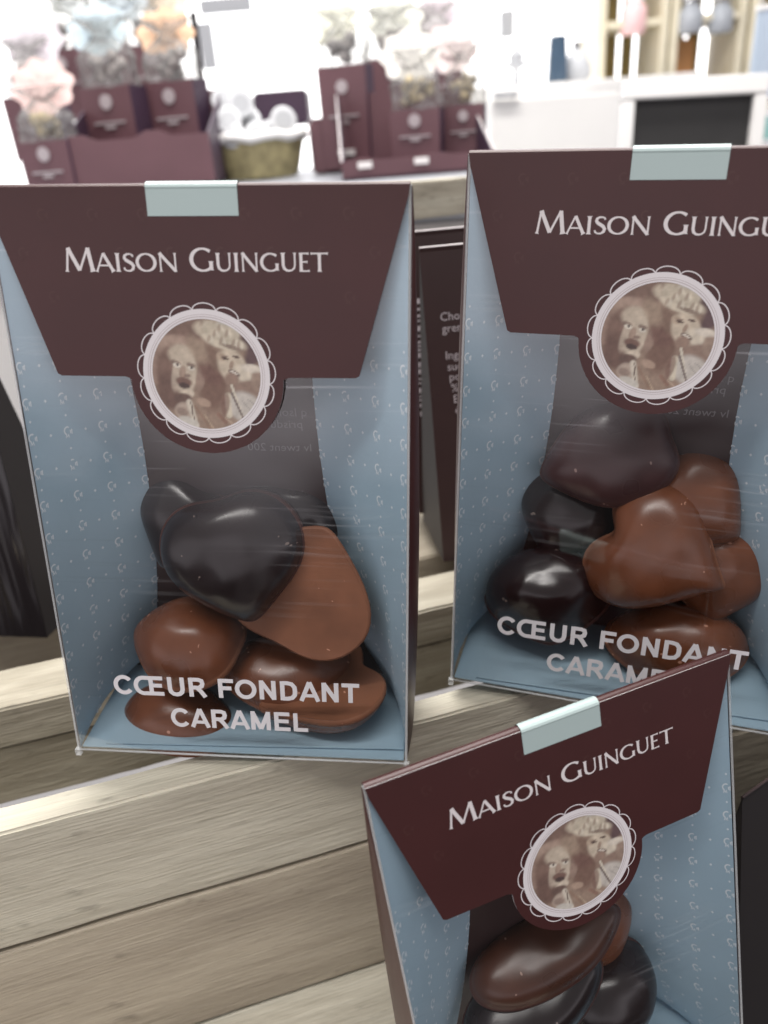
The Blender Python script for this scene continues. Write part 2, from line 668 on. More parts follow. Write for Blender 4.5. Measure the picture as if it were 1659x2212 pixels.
def yawed(loc, deg=0.0):
    return Matrix.Translation(loc) @ Matrix.Rotation(R_(deg), 4, 'Z')


# ---- 2D pen strokes (for all lettering and printed marks)


def strip(pts, w, closed=False):
    """quads of a stroke of varying width w through 2D pts"""
    pts = [Vector(p) for p in pts]
    n = len(pts)
    ws = w if isinstance(w, (list, tuple)) else [w] * n
    Lp, Rp = [], []
    for i in range(n):
        if closed:
            a_, c_ = pts[i - 1], pts[(i + 1) % n]
        else:
            a_, c_ = pts[max(i - 1, 0)], pts[min(i + 1, n - 1)]
        d1 = (pts[i] - a_)
        d2 = (c_ - pts[i])
        if d1.length < 1e-9:
            d1 = d2
        if d2.length < 1e-9:
            d2 = d1
        d1.normalize()
        d2.normalize()
        n1, n2 = Vector((-d1.y, d1.x)), Vector((-d2.y, d2.x))
        m_ = n1 + n2
        if m_.length < .2:
            m_ = n1
        m_.normalize()
        k = ws[i] / 2 / max(.45, m_.dot(n1))
        Lp.append(pts[i] + m_ * k)
        Rp.append(pts[i] - m_ * k)
    q = []
    for i in range(n if closed else n - 1):
        j = (i + 1) % n
        q.append((Rp[i], Rp[j], Lp[j], Lp[i]))
    return q


def arc(cx, cy, rx_, ry_, a0, a1, n=14):
    return [(cx + rx_ * math.cos(R_(a0 + (a1 - a0) * i / n)), cy + ry_ * math.sin(R_(a0 + (a1 - a0) * i / n))) for i in range(n + 1)]


# inscriptional capitals with flared ends: list of (points, widths), advance
def stem(x, y0, y1, w, fl=1.75):
    h = y1 - y0
    return ([(x, y0), (x, y0 + .05 * h), (x, y0 + .16 * h), (x, y1 - .16 * h), (x, y1 - .05 * h), (x, y1)], [w * fl, w * 1.2, w, w, w * 1.2, w * fl])


def slant(x0, y0, x1, y1, w, f0=1.6, f1=1.0):
    P = [(x0 + (x1 - x0) * t_, y0 + (y1 - y0) * t_) for t_ in (0, .06, .18, .85, 1)]
    return (P, [w * f0, w * 1.15, w, w, w * f1])


def cwid(n, thick, thin, a0, a1):
    return [thin + (thick - thin) * abs(math.cos(R_(a0 + (a1 - a0) * i / n))) ** 1.3 for i in range(n + 1)]


SER = {
    'M': ([slant(.06, 0, .17, 1, .085, 2.0), slant(.17, 1, .50, .06, .15, 1.1), slant(.50, .06, .84, 1, .085, 1.2, 1.1), slant(.95, 0, .84, 1, .155, 1.6)], 1.06),
    'A': ([slant(.03, 0, .37, 1, .085, 2.0), slant(.76, 0, .37, 1, .155, 1.6), ([(.17, .34), (.60, .34)], .075)], .82),
    'I': ([stem(.16, 0, 1, .155)], .36),
    'S': ([([(.47, .80), (.45, .90), (.34, .955), (.22, .94), (.12, .86), (.10, .74), (.16, .63), (.28, .54), (.40, .44), (.47, .31), (.44, .15), (.32, .05), (.18, .05), (.08, .12), (.06, .23)],
            [.09, .07, .07, .09, .12, .14, .155, .16, .16, .15, .13, .09, .07, .08, .10])], .57),
    'O': ([(arc(.46, .5, .385, .455, 0, 360, 32)[:-1], [.07 + .09 * abs(math.cos(R_(360 * i / 32))) ** 1.3 for i in range(32)], True)], .96),
    'N': ([stem(.12, 0, 1, .085, 2.0), slant(.10, 1, .76, .02, .15, 1.2), stem(.76, 0, 1, .085, 2.0)], .92),
    'G': ([(arc(.50, .5, .42, .455, 48, 315, 26), cwid(26, .16, .075, 48, 315)), stem(.80, .06, .44, .15, 1.5)], .95),
    'U': ([([(.14, 1), (.14, .95), (.14, .84), (.14, .36), (.18, .18), (.30, .07), (.42, .05), (.54, .08), (.65, .18), (.69, .36), (.69, .84), (.69, .95), (.69, 1)],
            [.27, .18, .155, .15, .14, .11, .09, .085, .085, .085, .085, .11, .18])], .84),
    'E': ([stem(.14, 0, 1, .155, 1.2), ([(.1, .965), (.42, .965), (.50, .95)], [.07, .07, .13]), ([(.15, .52), (.38, .52), (.44, .52)], [.07, .07, .13]), ([(.1, .035), (.45, .035), (.53, .05)], [.07, .07, .13])], .6),
    'T': ([([(.0, .95), (.07, .962), (.73, .962), (.80, .95)], [.14, .075, .075, .14]), stem(.40, 0, .95, .155, 1.6)], .80),
}
BW = .185
SAN = {
    'C': ([(arc(.40, .5, .31, .415, 38, 322, 24), BW)], .78),
    'Œ': ([(arc(.40, .5, .31, .415, 75, 285, 20), BW), ([(.68, .0), (.68, 1)], BW), ([(.42, 1 - BW / 2), (1.14, 1 - BW / 2)], BW), ([(.68, .52), (1.10, .52)], BW), ([(.42, BW / 2), (1.16, BW / 2)], BW)], 1.24),
    'U': ([([(.16, 1), (.16, .36), (.19, .22), (.28, .12), (.40, .088), (.52, .12), (.61, .22), (.64, .36), (.64, 1)], BW)], .81),
    'R': ([([(.16, 0), (.16, 1)], BW), ([(.16, 1 - BW / 2), (.46, 1 - BW / 2), (.58, .86), (.61, .72), (.58, .58), (.46, .49), (.16, .49)], BW), ([(.40, .47), (.53, .30), (.69, 0)], BW * 1.02)], .80),
    'F': ([([(.16, 0), (.16, 1)], BW), ([(.16, 1 - BW / 2), (.66, 1 - BW / 2)], BW), ([(.16, .52), (.58, .52)], BW)], .70),
    'O': ([(arc(.42, .5, .325, .415, 0, 360, 32)[:-1], [BW] * 32, True)], .86),
    'N': ([([(.16, 0), (.16, 1)], BW), ([(.15, .97), (.63, .03)], BW), ([(.62, 0), (.62, 1)], BW)], .79),
    'D': ([([(.16, 0), (.16, 1)], BW), ([(.16, 1 - BW / 2), (.36, 1 - BW / 2), (.52, .86), (.62, .70), (.635, .5), (.62, .30), (.52, .14), (.36, BW / 2), (.16, BW / 2)], BW)], .79),
    'A': ([([(.07, 0), (.39, 1)], BW * .98), ([(.71, 0), (.39, 1)], BW * .98), ([(.2, .29), (.58, .29)], BW * .85)], .77),
    'T': ([([(.03, 1 - BW / 2), (.69, 1 - BW / 2)], BW), ([(.36, 0), (.36, .92)], BW)], .71),
    'M': ([([(.15, 0), (.15, 1)], BW), ([(.15, .93), (.45, .06)], BW), ([(.45, .06), (.75, .93)], BW), ([(.75, 0), (.75, 1)], BW)], .91),
    'E': ([([(.16, 0), (.16, 1)], BW), ([(.16, 1 - BW / 2), (.68, 1 - BW / 2)], BW), ([(.16, .52), (.64, .52)], BW), ([(.16, BW / 2), (.70, BW / 2)], BW)], .75),
    'L': ([([(.16, 0), (.16, .98)], BW), ([(.16, BW / 2), (.64, BW / 2)], BW)], .66),
    ' ': ([], .33),
}


def write(font, text, u0, u1, v0, caps):
    """quads for text between u0 and u1, baseline v0; caps = cap height per letter"""
    x = 0
    items = []
    for ch, h in zip(text, caps):
        g, adv = font[ch]
        items.append((g, x, h))
        x += adv * h
    k = (u1 - u0) / x
    out = []
    for g, xo, h in items:
        for st in g:
            pts, w = st[0], st[1]
            cl = len(st) > 2
            ws = w if isinstance(w, (list, tuple)) else [w] * len(pts)
            P = [(u0 + (xo + p[0] * h) * k, v0 + p[1] * h * 1.0) for p in pts]
            out.append(strip(P, [q * h * (k + 1) / 2 for q in ws], cl))
    return out


# ------------------------------------------------------------------ the gift pack (dimensions in mm)
HF, HW, DP = 158.0, 50.0, 40.0
LA = math.asin(DP / 2 / HF)
HZ = HF * math.cos(LA)
MM = .001


def front(u, v, w=0.0):
    """point on the sloping front: u across, v up the slope, w outwards (towards the viewer)"""
    return Vector((u, v * math.sin(LA) - w * math.cos(LA), v * math.cos(LA) + w * math.sin(LA))) * MM


def front_f(u, v, w=0.0):
    return front(u, v, w + (HF - v) * .012 - .0004 * u * u * (HF - v) / HF)


def backp(u, v, w=0.0):
    return Vector((u, DP - v * math.sin(LA) + w * math.cos(LA), v * math.cos(LA) + w * math.sin(LA))) * MM


def sheet(mb, quads, fn, mi, w0, dw=.004):
    for i, st in enumerate(quads):
        w = w0 + dw * (i % 7)
        for q in st:
            mb.quad(*[fn(p[0], p[1], w) for p in q], mi)


def monogram(u, v, s=1.0):
    """the small printed monogram, about 3.4 mm across: round G with short bars and an M below"""
    q = []
    q.append(strip([(u + x * s, v + y * s) for x, y in arc(-.2, .35, 1.15, 1.15, 55, 250, 9)], [.25 * s] + [.5 * s] * 8 + [.3 * s]))
    for x, y0, y1 in ((.75, -.55, .35), (1.25, -.8, .75)):
        q.append(strip([(u + x * s, v + y0 * s), (u + x * s, v + y1 * s)], .38 * s))
    q.append(strip([(u + .55 * s, v + .35 * s), (u + 1.5 * s, v + .35 * s)], .25 * s))
    q.append(strip([(u + x * s, v + y * s) for x, y in ((-1.05, -1.75), (-.85, -.75), (-.45, -1.5), (-.05, -.75), (.15, -1.75))], .28 * s))
    return q


def dotmark(u, v, s=.42):
    return [strip([(u - s, v), (u + s, v)], s * .9), strip([(u, v - s), (u, v + s)], s * .9)]


def gusset(side):
    """point on the inward folded side card; a across (mm), v up, w lift towards the inside"""
    ins = 2.0 if side < 0 else 5.0

    def inner(v):
        h = v / HF
        d = 1 - h
        X = ins * d + .65 * DP * math.sqrt(max(0, 1 - d * d))
        return Vector((side * (HW - X), DP - DP / 2 * h - .8 * d - .15, HZ * h))

    def outer(v):
        h = v / HF
        return Vector((side * (HW - .35), DP / 2 * h + .25 * (1 - h) + .1, HZ * h))

    def fn(a_, v, w=0.0):
        p0, p1 = outer(v), inner(v)
        d = p1 - p0
        Ln = d.length
        t_ = a_ / 37.0
        p = p0 + d * t_
        nrm = Vector((d.y, -d.x, 0)).normalized() * (1 if side < 0 else -1)      # towards the inside of the pack
        bow = math.sin(math.pi * min(1, max(0, t_))) * (-2.2) * min(1, Ln / 37)
        return (p + nrm * (w + bow)) * MM
    return fn


def bulge(mb, sd, off, mi):
    """three-cornered side of the pack, pressed slightly outwards by the folded card"""
    nv, ny = 20, 8
    vs = []
    for j in range(nv + 1):
        h = j / nv
        for i in range(ny + 1):
            a_ = i / ny
            y = DP / 2 * h + a_ * DP * (1 - h)
            x = HW + off + 2.8 * math.sin(math.pi * a_) ** .8 * math.sin(math.pi * (.12 + .84 * h) ** .9) ** .7
            vs.append(Vector((sd * x, y, HZ * h * .998 + .15)) * MM)
    fs = [(j * (ny + 1) + i, j * (ny + 1) + i + 1, (j + 1) * (ny + 1) + i + 1, (j + 1) * (ny + 1) + i) for j in range(nv) for i in range(ny)]
    mb.add(vs, fs, mi, True)


def build_card():
    """meshes of the pack, built once and shared by every copy"""
    P = {}
    # side panels: brown outside, blue printed inside
    for side in (-1, 1):
        fn = gusset(side)
        mb = MB()
        na, nv = 8, 26
        for mi, w in ((0, 0.0), (1, -.35)):
            vs = [fn(37 * i / na, HF * (.997 * j / nv), w) for j in range(nv + 1) for i in range(na + 1)]
            fs = [(j * (na + 1) + i, j * (na + 1) + i + 1, (j + 1) * (na + 1) + i + 1, (j + 1) * (na + 1) + i) for j in range(nv) for i in range(na)]
            mb.add(vs, fs, mi, True)
        for j in range(nv):       # pale cut edge along the front
            v0, v1 = HF * .997 * j / nv, HF * .997 * (j + 1) / nv
            mb.quad(fn(0, v0, 0), fn(0, v0, -.35), fn(0, v1, -.35), fn(0, v1, 0), 3)
        cols = [1.5 + 11.6 * k for k in range(4)]
        r = 0
        v = 3.0
        while v < 124:
            for k, c in enumerate(cols):
                sheet(mb, monogram(c if side < 0 else 37 - c - 1.0 if False else c, v, .93 if side < 0 else .93), (lambda a_, b_, w, fn=fn, side=side: fn(a_ if side < 0 else 37 - (37 - a_), b_, w)) if side < 0 else (lambda a_, b_, w, fn=fn, c=c: fn(2 * c - a_, b_, w)), 2, .06)
                if k < 3:
                    sheet(mb, dotmark(c + 5.8, v), fn, 2, .06)
                sheet(mb, dotmark(c, v + 4.7, .36), fn, 2, .06)
            v += 9.4
        P['side%d' % side] = mb.mesh('side_panel', [M['blue'], M['flap'], M['blue_print'], M['card_edge']])
    # bottom card, a little lip bent up at the front
    mb = MB()
    mb.prism([Vector(p) * MM for p in ((-49.2, .6, .6), (49.2, .6, .6), (49.2, 39.4, .6), (-49.2, 39.4, .6))], Vector((0, 0, -.0004)))
    mb.prism([Vector(p) * MM for p in ((-42, 1.4, 1.3), (49.0, 4.0, 1.5), (48.6, 30, .95), (-42, 30, .95))], Vector((0, 0, -.0003)))
    P['base'] = mb.mesh('base_panel', [M['blue']])
    # back card
    mb = MB()
    a4 = [(-49.3, .6), (49.3, .6), (49.3, HF - .2), (-49.3, HF - .2)]
    mb.poly([backp(u, v, -.1) for u, v in a4][::-1], 0)
    mb.poly([backp(u, v, -.5) for u, v in a4], 1)
    for i in range(4):
        p, q = a4[i], a4[(i + 1) % 4]
        mb.quad(backp(*p, -.1), backp(*q, -.1), backp(*q, -.5), backp(*p, -.5), 2)
    P['back'] = mb.mesh('back_panel', [M['flap'], M['inside'], M['card_edge']])
    # clear wrapper: front, two sides, bottom folds and creased edges
    mb = MB()
    for nseg in (1,):
        nu_, nv = 10, 16
        vs, fs = [], []
        for j in range(nv + 1):
            for i in range(nu_ + 1):
                u = -HW + 2 * HW * i / nu_
                v = HF * j / nv
                w = .30 + .35 * noise.noise(Vector((u * .045, v * .045, 3.1))) * math.sin(math.pi * i / nu_) * math.sin(math.pi * j / nv)
                vs.append(front(u, v, w))
        fs = [(j * (nu_ + 1) + i, j * (nu_ + 1) + i + 1, (j + 1) * (nu_ + 1) + i + 1, (j + 1) * (nu_ + 1) + i) for j in range(nv) for i in range(nu_)]
        mb.add(vs, fs, 0, True)
    for sd in (-1, 1):
        x = sd * (HW + .25)
        mb.tube([front(sd * HW, v, .3) for v in (0, HF * .33, HF * .66, HF)], .00035, 6, 1)
        mb.tube([backp(sd * (HW + .1), v, .2) for v in (0, HF * .5, HF)], .0003, 6, 1)
    mb.tube([front(-HW, 0, .3), front(0, 0, .5), front(HW, 0, .3)], .00035, 6, 1)
    mb.quad(*[Vector(p) * MM for p in ((-HW, -.3, -.2), (HW, -.3, -.2), (HW, DP, -.2), (-HW, DP, -.2))], 0)
    for sd in (-1, 1):
        mb.box(Vector((sd * (HW + .1), -.5, -.6)) * MM, (.0016, .0014, .0022), 1)
    for sd in (-1, 1):
        sc = MB()
        x = sd * (HW - .12)
        bulge(sc, sd, -.1, 0)
        P['outer%d' % sd] = sc.mesh('outer_side', [M['flap']])
    P['film'] = mb.mesh('clear_wrapper', [M['film'], M['film_edge']])
    # caption printed on the clear front
    mb = MB()
    q = write(SAN, 'CŒUR FONDANT', -35.9, 36.6, 20.7, [6.4] * 12)
    q += write(SAN, 'CARAMEL', -19.8, 21.3, 10.1, [6.4] * 7)
    sheet(mb, q, front, 0, .75, .003)
    P['caption'] = mb.mesh('caption_lettering', [M['white_print']])
    # flap folded over the front
    mb = MB()
    out = [(-50, HF + .2), (-49.6, HF - 2.5)]
    fu, fv, cr_ = 37.9, 114.5, 1.1
    out += [(-fu - .35, fv + 1.6), (-fu - .05, fv + .55), (-fu + .9, fv + .05)]
    out += [(-20.6, fv), (-19.6, fv - .35)]
    for k in range(0, 25):
        a_ = R_(180 + 180 * k / 24)
        out.append((19.2 * math.cos(a_), 114.3 + 18.7 * math.sin(a_) * 1.0 - .5))
    out += [(19.6, fv - .35), (20.6, fv), (fu - .9, fv + .05), (fu + .05, fv + .55), (fu + .35, fv + 1.6), (49.6, HF - 2.5), (50, HF + .2)]
    pts = [front_f(u, v, 1.25) for u, v in out]
    off = front(0, 0, -.35) - front(0, 0, 0)
    # tessellated sheet so that it can bow gently
    from mathutils.geometry import delaunay_2d_cdt
    inner = [Vector((x * 4.0, y * 4.0)) for x in range(-13, 14) for y in range(22, 40)]
    vv_ = [Vector(p) for p in out] + inner
    nb_ = len(out)
    res = delaunay_2d_cdt(vv_, [(i, (i + 1) % nb_) for i in range(nb_)], [list(range(nb_))], 2, 1e-4)
    P3 = [front_f(p.x, p.y, 1.25) for p in res[0]]
    mb.add(P3, [list(f) for f in res[2]], 0, True)
    mb.add([p + off for p in P3], [list(reversed(f)) for f in res[2]], 0, True)
    for i in range(nb_):
        j_ = (i + 1) % nb_
        mb.quad(pts[i], pts[j_], pts[j_] + off, pts[i] + off, 2)
    # fold over the top
    for k in range(6):
        a0, a1 = R_(90 - 30 * k), R_(90 - 30 * (k + 1))
        def ridge(a_, u):
            c = Vector((u, DP / 2, HZ - .2))
            return (c + Vector((0, -math.sin(a_) * 1.3, math.cos(a_) * 1.0))) * MM
        mb.quad(ridge(a0, -50), ridge(a0, 50), ridge(a1, 50), ridge(a1, -50), 0, True)
    mb.quad(backp(-50, HF - .2, 1.3), backp(50, HF - .2, 1.3), backp(47, HF - 20, .5), backp(-47, HF - 20, .5), 0)
    for row, (vv, off) in enumerate(((152, 0), (143.5, 6), (133.5, 0), (126, 6))):
        for k in range(-4, 5):
            u = k * 12 + off
            if abs(u) < 46 - row * 3.2 and not (abs(u) < 12 and row == 0) and (row in (0,) or abs(u) > 34 or row == 1):
                sheet(mb, monogram(u, vv, .85), front_f, 1, 1.28)
    P['flap'] = mb.mesh('flap', [M['flap'], M['faint'], M['card_edge']])
    # shop name
    mb = MB()
    q = write(SER, 'MAISON', -32.3, -4.4, 139.4, [5.4] + [4.2] * 5)
    q += write(SER, 'GUINGUET', -1.9, 31.0, 139.4, [5.4] + [4.2] * 7)
    sheet(mb, q, front_f, 0, 1.30, .004)
    P['name'] = mb.mesh('name_lettering', [M['letter']])
    # seal sticker over the ridge
    mb = MB()
    t0, t1, tv = -10.8, 10.6, 151.7
    prof = [front(0, tv, 1.42), front(0, HF - .5, 1.42)]
    for k in range(7):
        a_ = R_(80 - 27 * k)
        prof.append((Vector((0, DP / 2, HZ - .1)) + Vector((0, -math.sin(a_) * 1.55, math.cos(a_) * 1.3))) * MM)
    prof += [backp(0, HF - .5, 1.6), backp(0, HF - 7, 1.1)]
    for i in range(len(prof) - 1):
        a_, b_ = prof[i], prof[i + 1]
        mb.quad(a_ + Vector((t0 * MM, 0, 0)), a_ + Vector((t1 * MM, 0, 0)), b_ + Vector((t1 * MM, 0, 0)), b_ + Vector((t0 * MM, 0, 0)), 0)
    P['seal'] = mb.mesh('seal_sticker', [M['seal']])
    # medallion: sepia disc, white ring and a scalloped outline
    mb = MB()
    MV = 115.0

    def fr(u, v, w=0.0):
        return front_f(u, v + MV, w)
    ring = lambda r0, r1, mi, w: [mb.quad(fr(r0 * math.cos(R_(a_)), r0 * math.sin(R_(a_)), w), fr(r1 * math.cos(R_(a_)), r1 * math.sin(R_(a_)), w),
                                          fr(r1 * math.cos(R_(a_ + 4)), r1 * math.sin(R_(a_ + 4)), w), fr(r0 * math.cos(R_(a_ + 4)), r0 * math.sin(R_(a_ + 4)), w), mi) for a_ in range(0, 360, 4)]
    ring(13.55, 15.9, 0, 1.32)
    ring(14.0, 14.16, 1, 1.335)
    ring(14.55, 14.65, 1, 1.335)
    for k in range(17):
        a_ = 360 / 17 * k + 3
        ca_, sa_ = math.cos(R_(a_)), math.sin(R_(a_))
        loop = [(15.55 + 1.75 * math.cos(R_(b_)), 2.85 * math.sin(R_(b_))) for b_ in range(-90, 91, 12)]
        q = strip([(x * ca_ - y * sa_, x * sa_ + y * ca_) for x, y in loop], [.27] * len(loop))
        sheet(mb, [q], fr, 0, 1.29, 0)
    P['ring'] = mb.mesh('medallion_ring', [M['ring'], M['ringline']])
    P['picture'] = sepia_mesh(fr)
    # mirrored small print seen through the back
    P['inprint'] = None
    return P


def smooth(x):
    x = max(0.0, min(1.0, x))
    return x * x * (3 - 2 * x)


def sepia_mesh(fr):
    """old portrait printed in sepia: a shouting child and a smiling young woman in a bonnet"""
    def C(r, g, b_):
        return tuple(((c / 255) ** 2.2) for c in (r, g, b_))
    ops = []

    def ell(cx, cy, rx_, ry_, rot, col, soft=.35, op=1.0):
        ops.append(('e', (cx - 838) / 550, -(cy - 858) / 550, rx_ / 550, ry_ / 550, R_(-rot), C(*col), soft, op))

    def line(x0, y0, x1, y1, w, col, op=1.0):
        ops.append(('l', (x0 - 838) / 550, -(y0 - 858) / 550, (x1 - 838) / 550, -(y1 - 858) / 550, w / 550, C(*col), .5, op))
    ell(560, 420, 420, 200, -20, (122, 88, 72), .6)
    ell(480, 560, 190, 90, -10, (168, 136, 116), .5)
    ell(330, 760, 120, 190, 0, (150, 116, 98), .6)
    ell(1270, 600, 150, 190, 20, (92, 60, 62), .4)
    ell(900, 900, 150, 320, 5, (122, 84, 66), .5)
    # child: head, hair and lit face
    ell(545, 830, 210, 270, 0, (124, 88, 72), .25)
    ell(470, 1010, 150, 200, 0, (110, 74, 60), .5)
    ell(600, 660, 130, 105, 10, (188, 168, 144), .5)
    ell(625, 830, 120, 235, 6, (194, 174, 150), .35)
    ell(535, 870, 50, 150, 12, (186, 164, 142), .6, .85)
    ell(600, 835, 34, 70, 10, (150, 116, 96), .6, .8)
    ell(645, 865, 34, 20, 0, (120, 86, 72), .6, .8)
    ell(535, 735, 52, 22, 18, (112, 82, 68), .6, .8)
    ell(548, 762, 40, 22, 15, (216, 204, 186), .5)
    ell(556, 756, 14, 14, 0, (70, 48, 42), .5)
    ell(690, 760, 46, 20, 15, (116, 84, 70), .6, .8)
    ell(690, 792, 36, 22, 18, (216, 204, 186), .5)
    ell(694, 784, 13, 14, 0, (70, 48, 42), .5)
    ell(605, 925, 82, 44, 12, (120, 80, 66), .5)
    ell(605, 965, 58, 30, 12, (74, 46, 40), .5)
    ell(640, 1040, 60, 46, 10, (204, 184, 160), .5)
    ell(775, 900, 45, 110, 10, (152, 120, 102), .5)
    ell(580, 1090, 90, 50, 0, (104, 72, 60), .5)
    # clothes of the child and hand
    ell(580, 1215, 95, 85, 0, (176, 152, 134), .4)
    ell(560, 1230, 60, 42, 20, (140, 112, 98), .5, .8)
    line(640, 1130, 690, 1370, 60, (206, 192, 172))
    line(655, 1130, 684, 1380, 12, (96, 70, 58))
    ell(610, 1340, 110, 60, 20, (198, 190, 178), .4)
    ell(790, 1130, 75, 40, 20, (176, 142, 118), .5)
    line(700, 1170, 830, 1390, 22, (150, 110, 84), .8)
    line(790, 1260, 870, 1400, 14, (194, 164, 132), .8)
    line(930, 1250, 1000, 1330, 40, (140, 92, 72), .8)
    line(1000, 1290, 1090, 1360, 14, (190, 160, 134), .8)
    # woman: bonnet, hair, face
    ell(960, 640, 170, 190, -30, (150, 120, 98), .4)
    ell(900, 800, 120, 160, -10, (118, 76, 62), .5)
    ell(960, 430, 215, 100, 12, (196, 178, 152), .35)
    ell(1080, 410, 120, 62, 20, (176, 174, 170), .5)
    for x, y in ((830, 360), (900, 470), (960, 380), (1010, 470), (1070, 400), (1130, 460), (850, 430)):
        ell(x, y, 40, 20, 35 + x % 70, (150, 122, 104), .9, .7)
        ell(x + 30, y + 26, 44, 20, -30 - x % 50, (214, 200, 176), .9, .7)
    ell(1060, 640, 190, 165, -20, (142, 112, 90), .4)
    ell(930, 700, 60, 150, -25, (128, 94, 74), .6)
    ell(770, 610, 78, 156, -30, (166, 138, 112), .6, .7)
    ell(1108, 773, 135, 184, -28, (200, 180, 154), .35)
    ell(1192, 870, 109, 119, -20, (212, 196, 172), .5)
    ell(1004, 675, 52, 39, 30, (178, 152, 126), .6)
    ell(1040, 693, 39, 13, 14, (84, 58, 48), .6)
    ell(1147, 675, 39, 13, 14, (92, 66, 54), .6)
    ell(1032, 670, 46, 9, 10, (120, 92, 76), .8, .8)
    ell(1097, 756, 20, 44, 20, (160, 130, 108), .7)
    ell(1118, 836, 62, 26, 26, (90, 58, 48), .5)
    ell(1118, 831, 46, 11, 26, (230, 220, 204), .5)
    ell(1134, 909, 59, 31, 20, (188, 166, 142), .6)
    ell(1045, 530, 215, 74, 14, (206, 190, 164), .4)
    ell(1010, 440, 190, 80, 12, (196, 180, 154), .5)
    ell(1120, 585, 120, 22, 16, (118, 88, 72), .7, .8)
    for x, y in ((890, 500), (950, 450), (1010, 520), (1070, 450), (1130, 540), (1000, 400), (1180, 560)):
        ell(x, y, 16, 40, x % 60 - 30, (158, 132, 112), .9, .7)
        ell(x + 34, y + 8, 14, 36, x % 50 - 25, (222, 210, 188), .9, .6)
    ell(1300, 790, 110, 42, 10, (212, 198, 180), .5)
    ell(1090, 900, 70, 70, 0, (152, 118, 98), .6)
    # woman's dress
    ell(1230, 1000, 190, 90, -10, (142, 110, 92), .5)
    ell(1350, 920, 70, 100, 0, (160, 130, 110), .5, .8)
    ell(1210, 1180, 190, 150, 30, (192, 182, 172), .4)
    line(1040, 1060, 1040, 1260, 60, (206, 192, 166))
    line(1085, 960, 1180, 1300, 26, (212, 200, 178))
    line(1080, 1030, 1190, 1310, 22, (116, 98, 92))
    line(1180, 1110, 1290, 1240, 10, (150, 140, 134), .8)
    line(1230, 1090, 1340, 1170, 10, (150, 140, 134), .8)
    ell(1010, 1150, 40, 120, 10, (120, 76, 62), .5, .7)
    base = C(152, 122, 100)

    def colour(x, y):
        c = base
        nz = noise.noise(Vector((x * 4, y * 4, 1))) * .14 + noise.noise(Vector((x * 11, y * 11, 2))) * .16 + noise.noise(Vector((x * 24, y * 24, 5))) * .10
        for o in ops:
            if o[0] == 'e':
                dx, dy = x - o[1], y - o[2]
                ca, sa = math.cos(o[5]), math.sin(o[5])
                ex, ey = (dx * ca + dy * sa) / o[3], (-dx * sa + dy * ca) / o[4]
                d = math.sqrt(ex * ex + ey * ey)
                if d > 1 + o[7]:
                    continue
                k = smooth((1 + o[7] * .5 - d) / o[7]) * o[8]
                col = o[6]
            else:
                ax, ay, bx, by, w = o[1:6]
                vx, vy = bx - ax, by - ay
                tt = max(0, min(1, ((x - ax) * vx + (y - ay) * vy) / (vx * vx + vy * vy)))
                d = math.hypot(x - ax - vx * tt, y - ay - vy * tt) / (w / 2)
                if d > 1.5:
                    continue
                k = smooth((1.4 - d) / .8) * o[8]
                col = o[6]
            c = tuple(p + (q - p) * k for p, q in zip(c, col))
        g = sum(c) / 3
        c = tuple((p * .72 + g * .28 * q) * .88 + .028 for p, q in zip(c, (1.05, 1.0, .92)))
        return tuple(max(0, p * (1 + nz)) for p in c)
    n = 84
    idx, vs, cols = {}, [], []
    R = 13.7
    for j in range(n + 1):
        for i in range(n + 1):
            x, y = -1.02 + 2.04 * i / n, -1.02 + 2.04 * j / n
            if x * x + y * y < 1.03:
                idx[(i, j)] = len(vs)
                vs.append(fr(x * R, y * R, 1.30))
                cols.append(colour(x, y))
    fs = []
    for j in range(n):
        for i in range(n):
            k = [(i, j), (i + 1, j), (i + 1, j + 1), (i, j + 1)]
            if all(q in idx for q in k):
                fs.append([idx[q] for q in k])
    me = bpy.data.meshes.new('medallion_picture')
    me.from_pydata([tuple(v) for v in vs], [], fs)
    ca = me.color_attributes.new('print', 'FLOAT_COLOR', 'POINT')
    flat = []
    for c in cols:
        flat += [*c, 1.0]
    ca.data.foreach_set('color', flat)
    me.materials.append(M['sepia'])
    return me


def text_mesh(name, lines, size, material, fn, mirror=False):
    """small print: lines = [(text, u, v)], placed by fn(u,v)"""
    mb = MB()
    for txt, u, v in lines:
        cu = bpy.data.curves.new('small_print', 'FONT')
        cu.body = txt
        cu.size = size
        cu.resolution_u = 2
        ob = bpy.data.objects.new('small_print', cu)
        COL.objects.link(ob)
        dg = bpy.context.evaluated_depsgraph_get()
        me = bpy.data.meshes.new_from_object(ob.evaluated_get(dg))
        vs = [fn(u + (-1 if mirror else 1) * p.co.x, v + p.co.y) for p in me.vertices]
        mb.add(vs, [list(p.vertices) for p in me.polygons], 0)
        bpy.data.objects.remove(ob)
        bpy.data.curves.remove(cu)
        bpy.data.meshes.remove(me)
    return mb.mesh(name, [material])


PK = build_card()
PK['inprint'] = text_mesh('small_print', [('artic', 17.5, 108), ('q lsoiqoit', 22, 99.5), ('prisdus', 20.5, 95.8), ('lv twent 200', 22.5, 88.5), ('ingrédients', 19, 73), ('sucre, cacao', 19, 70), ('lait, sel', 19, 67)],
                          3.6, M['dull_print'], lambda u, v: backp(u, v, -.62), True)


def child(name, me, parent):
    o = bpy.data.objects.new(name, me)
    COL.objects.link(o)
    o.parent = parent
    return o


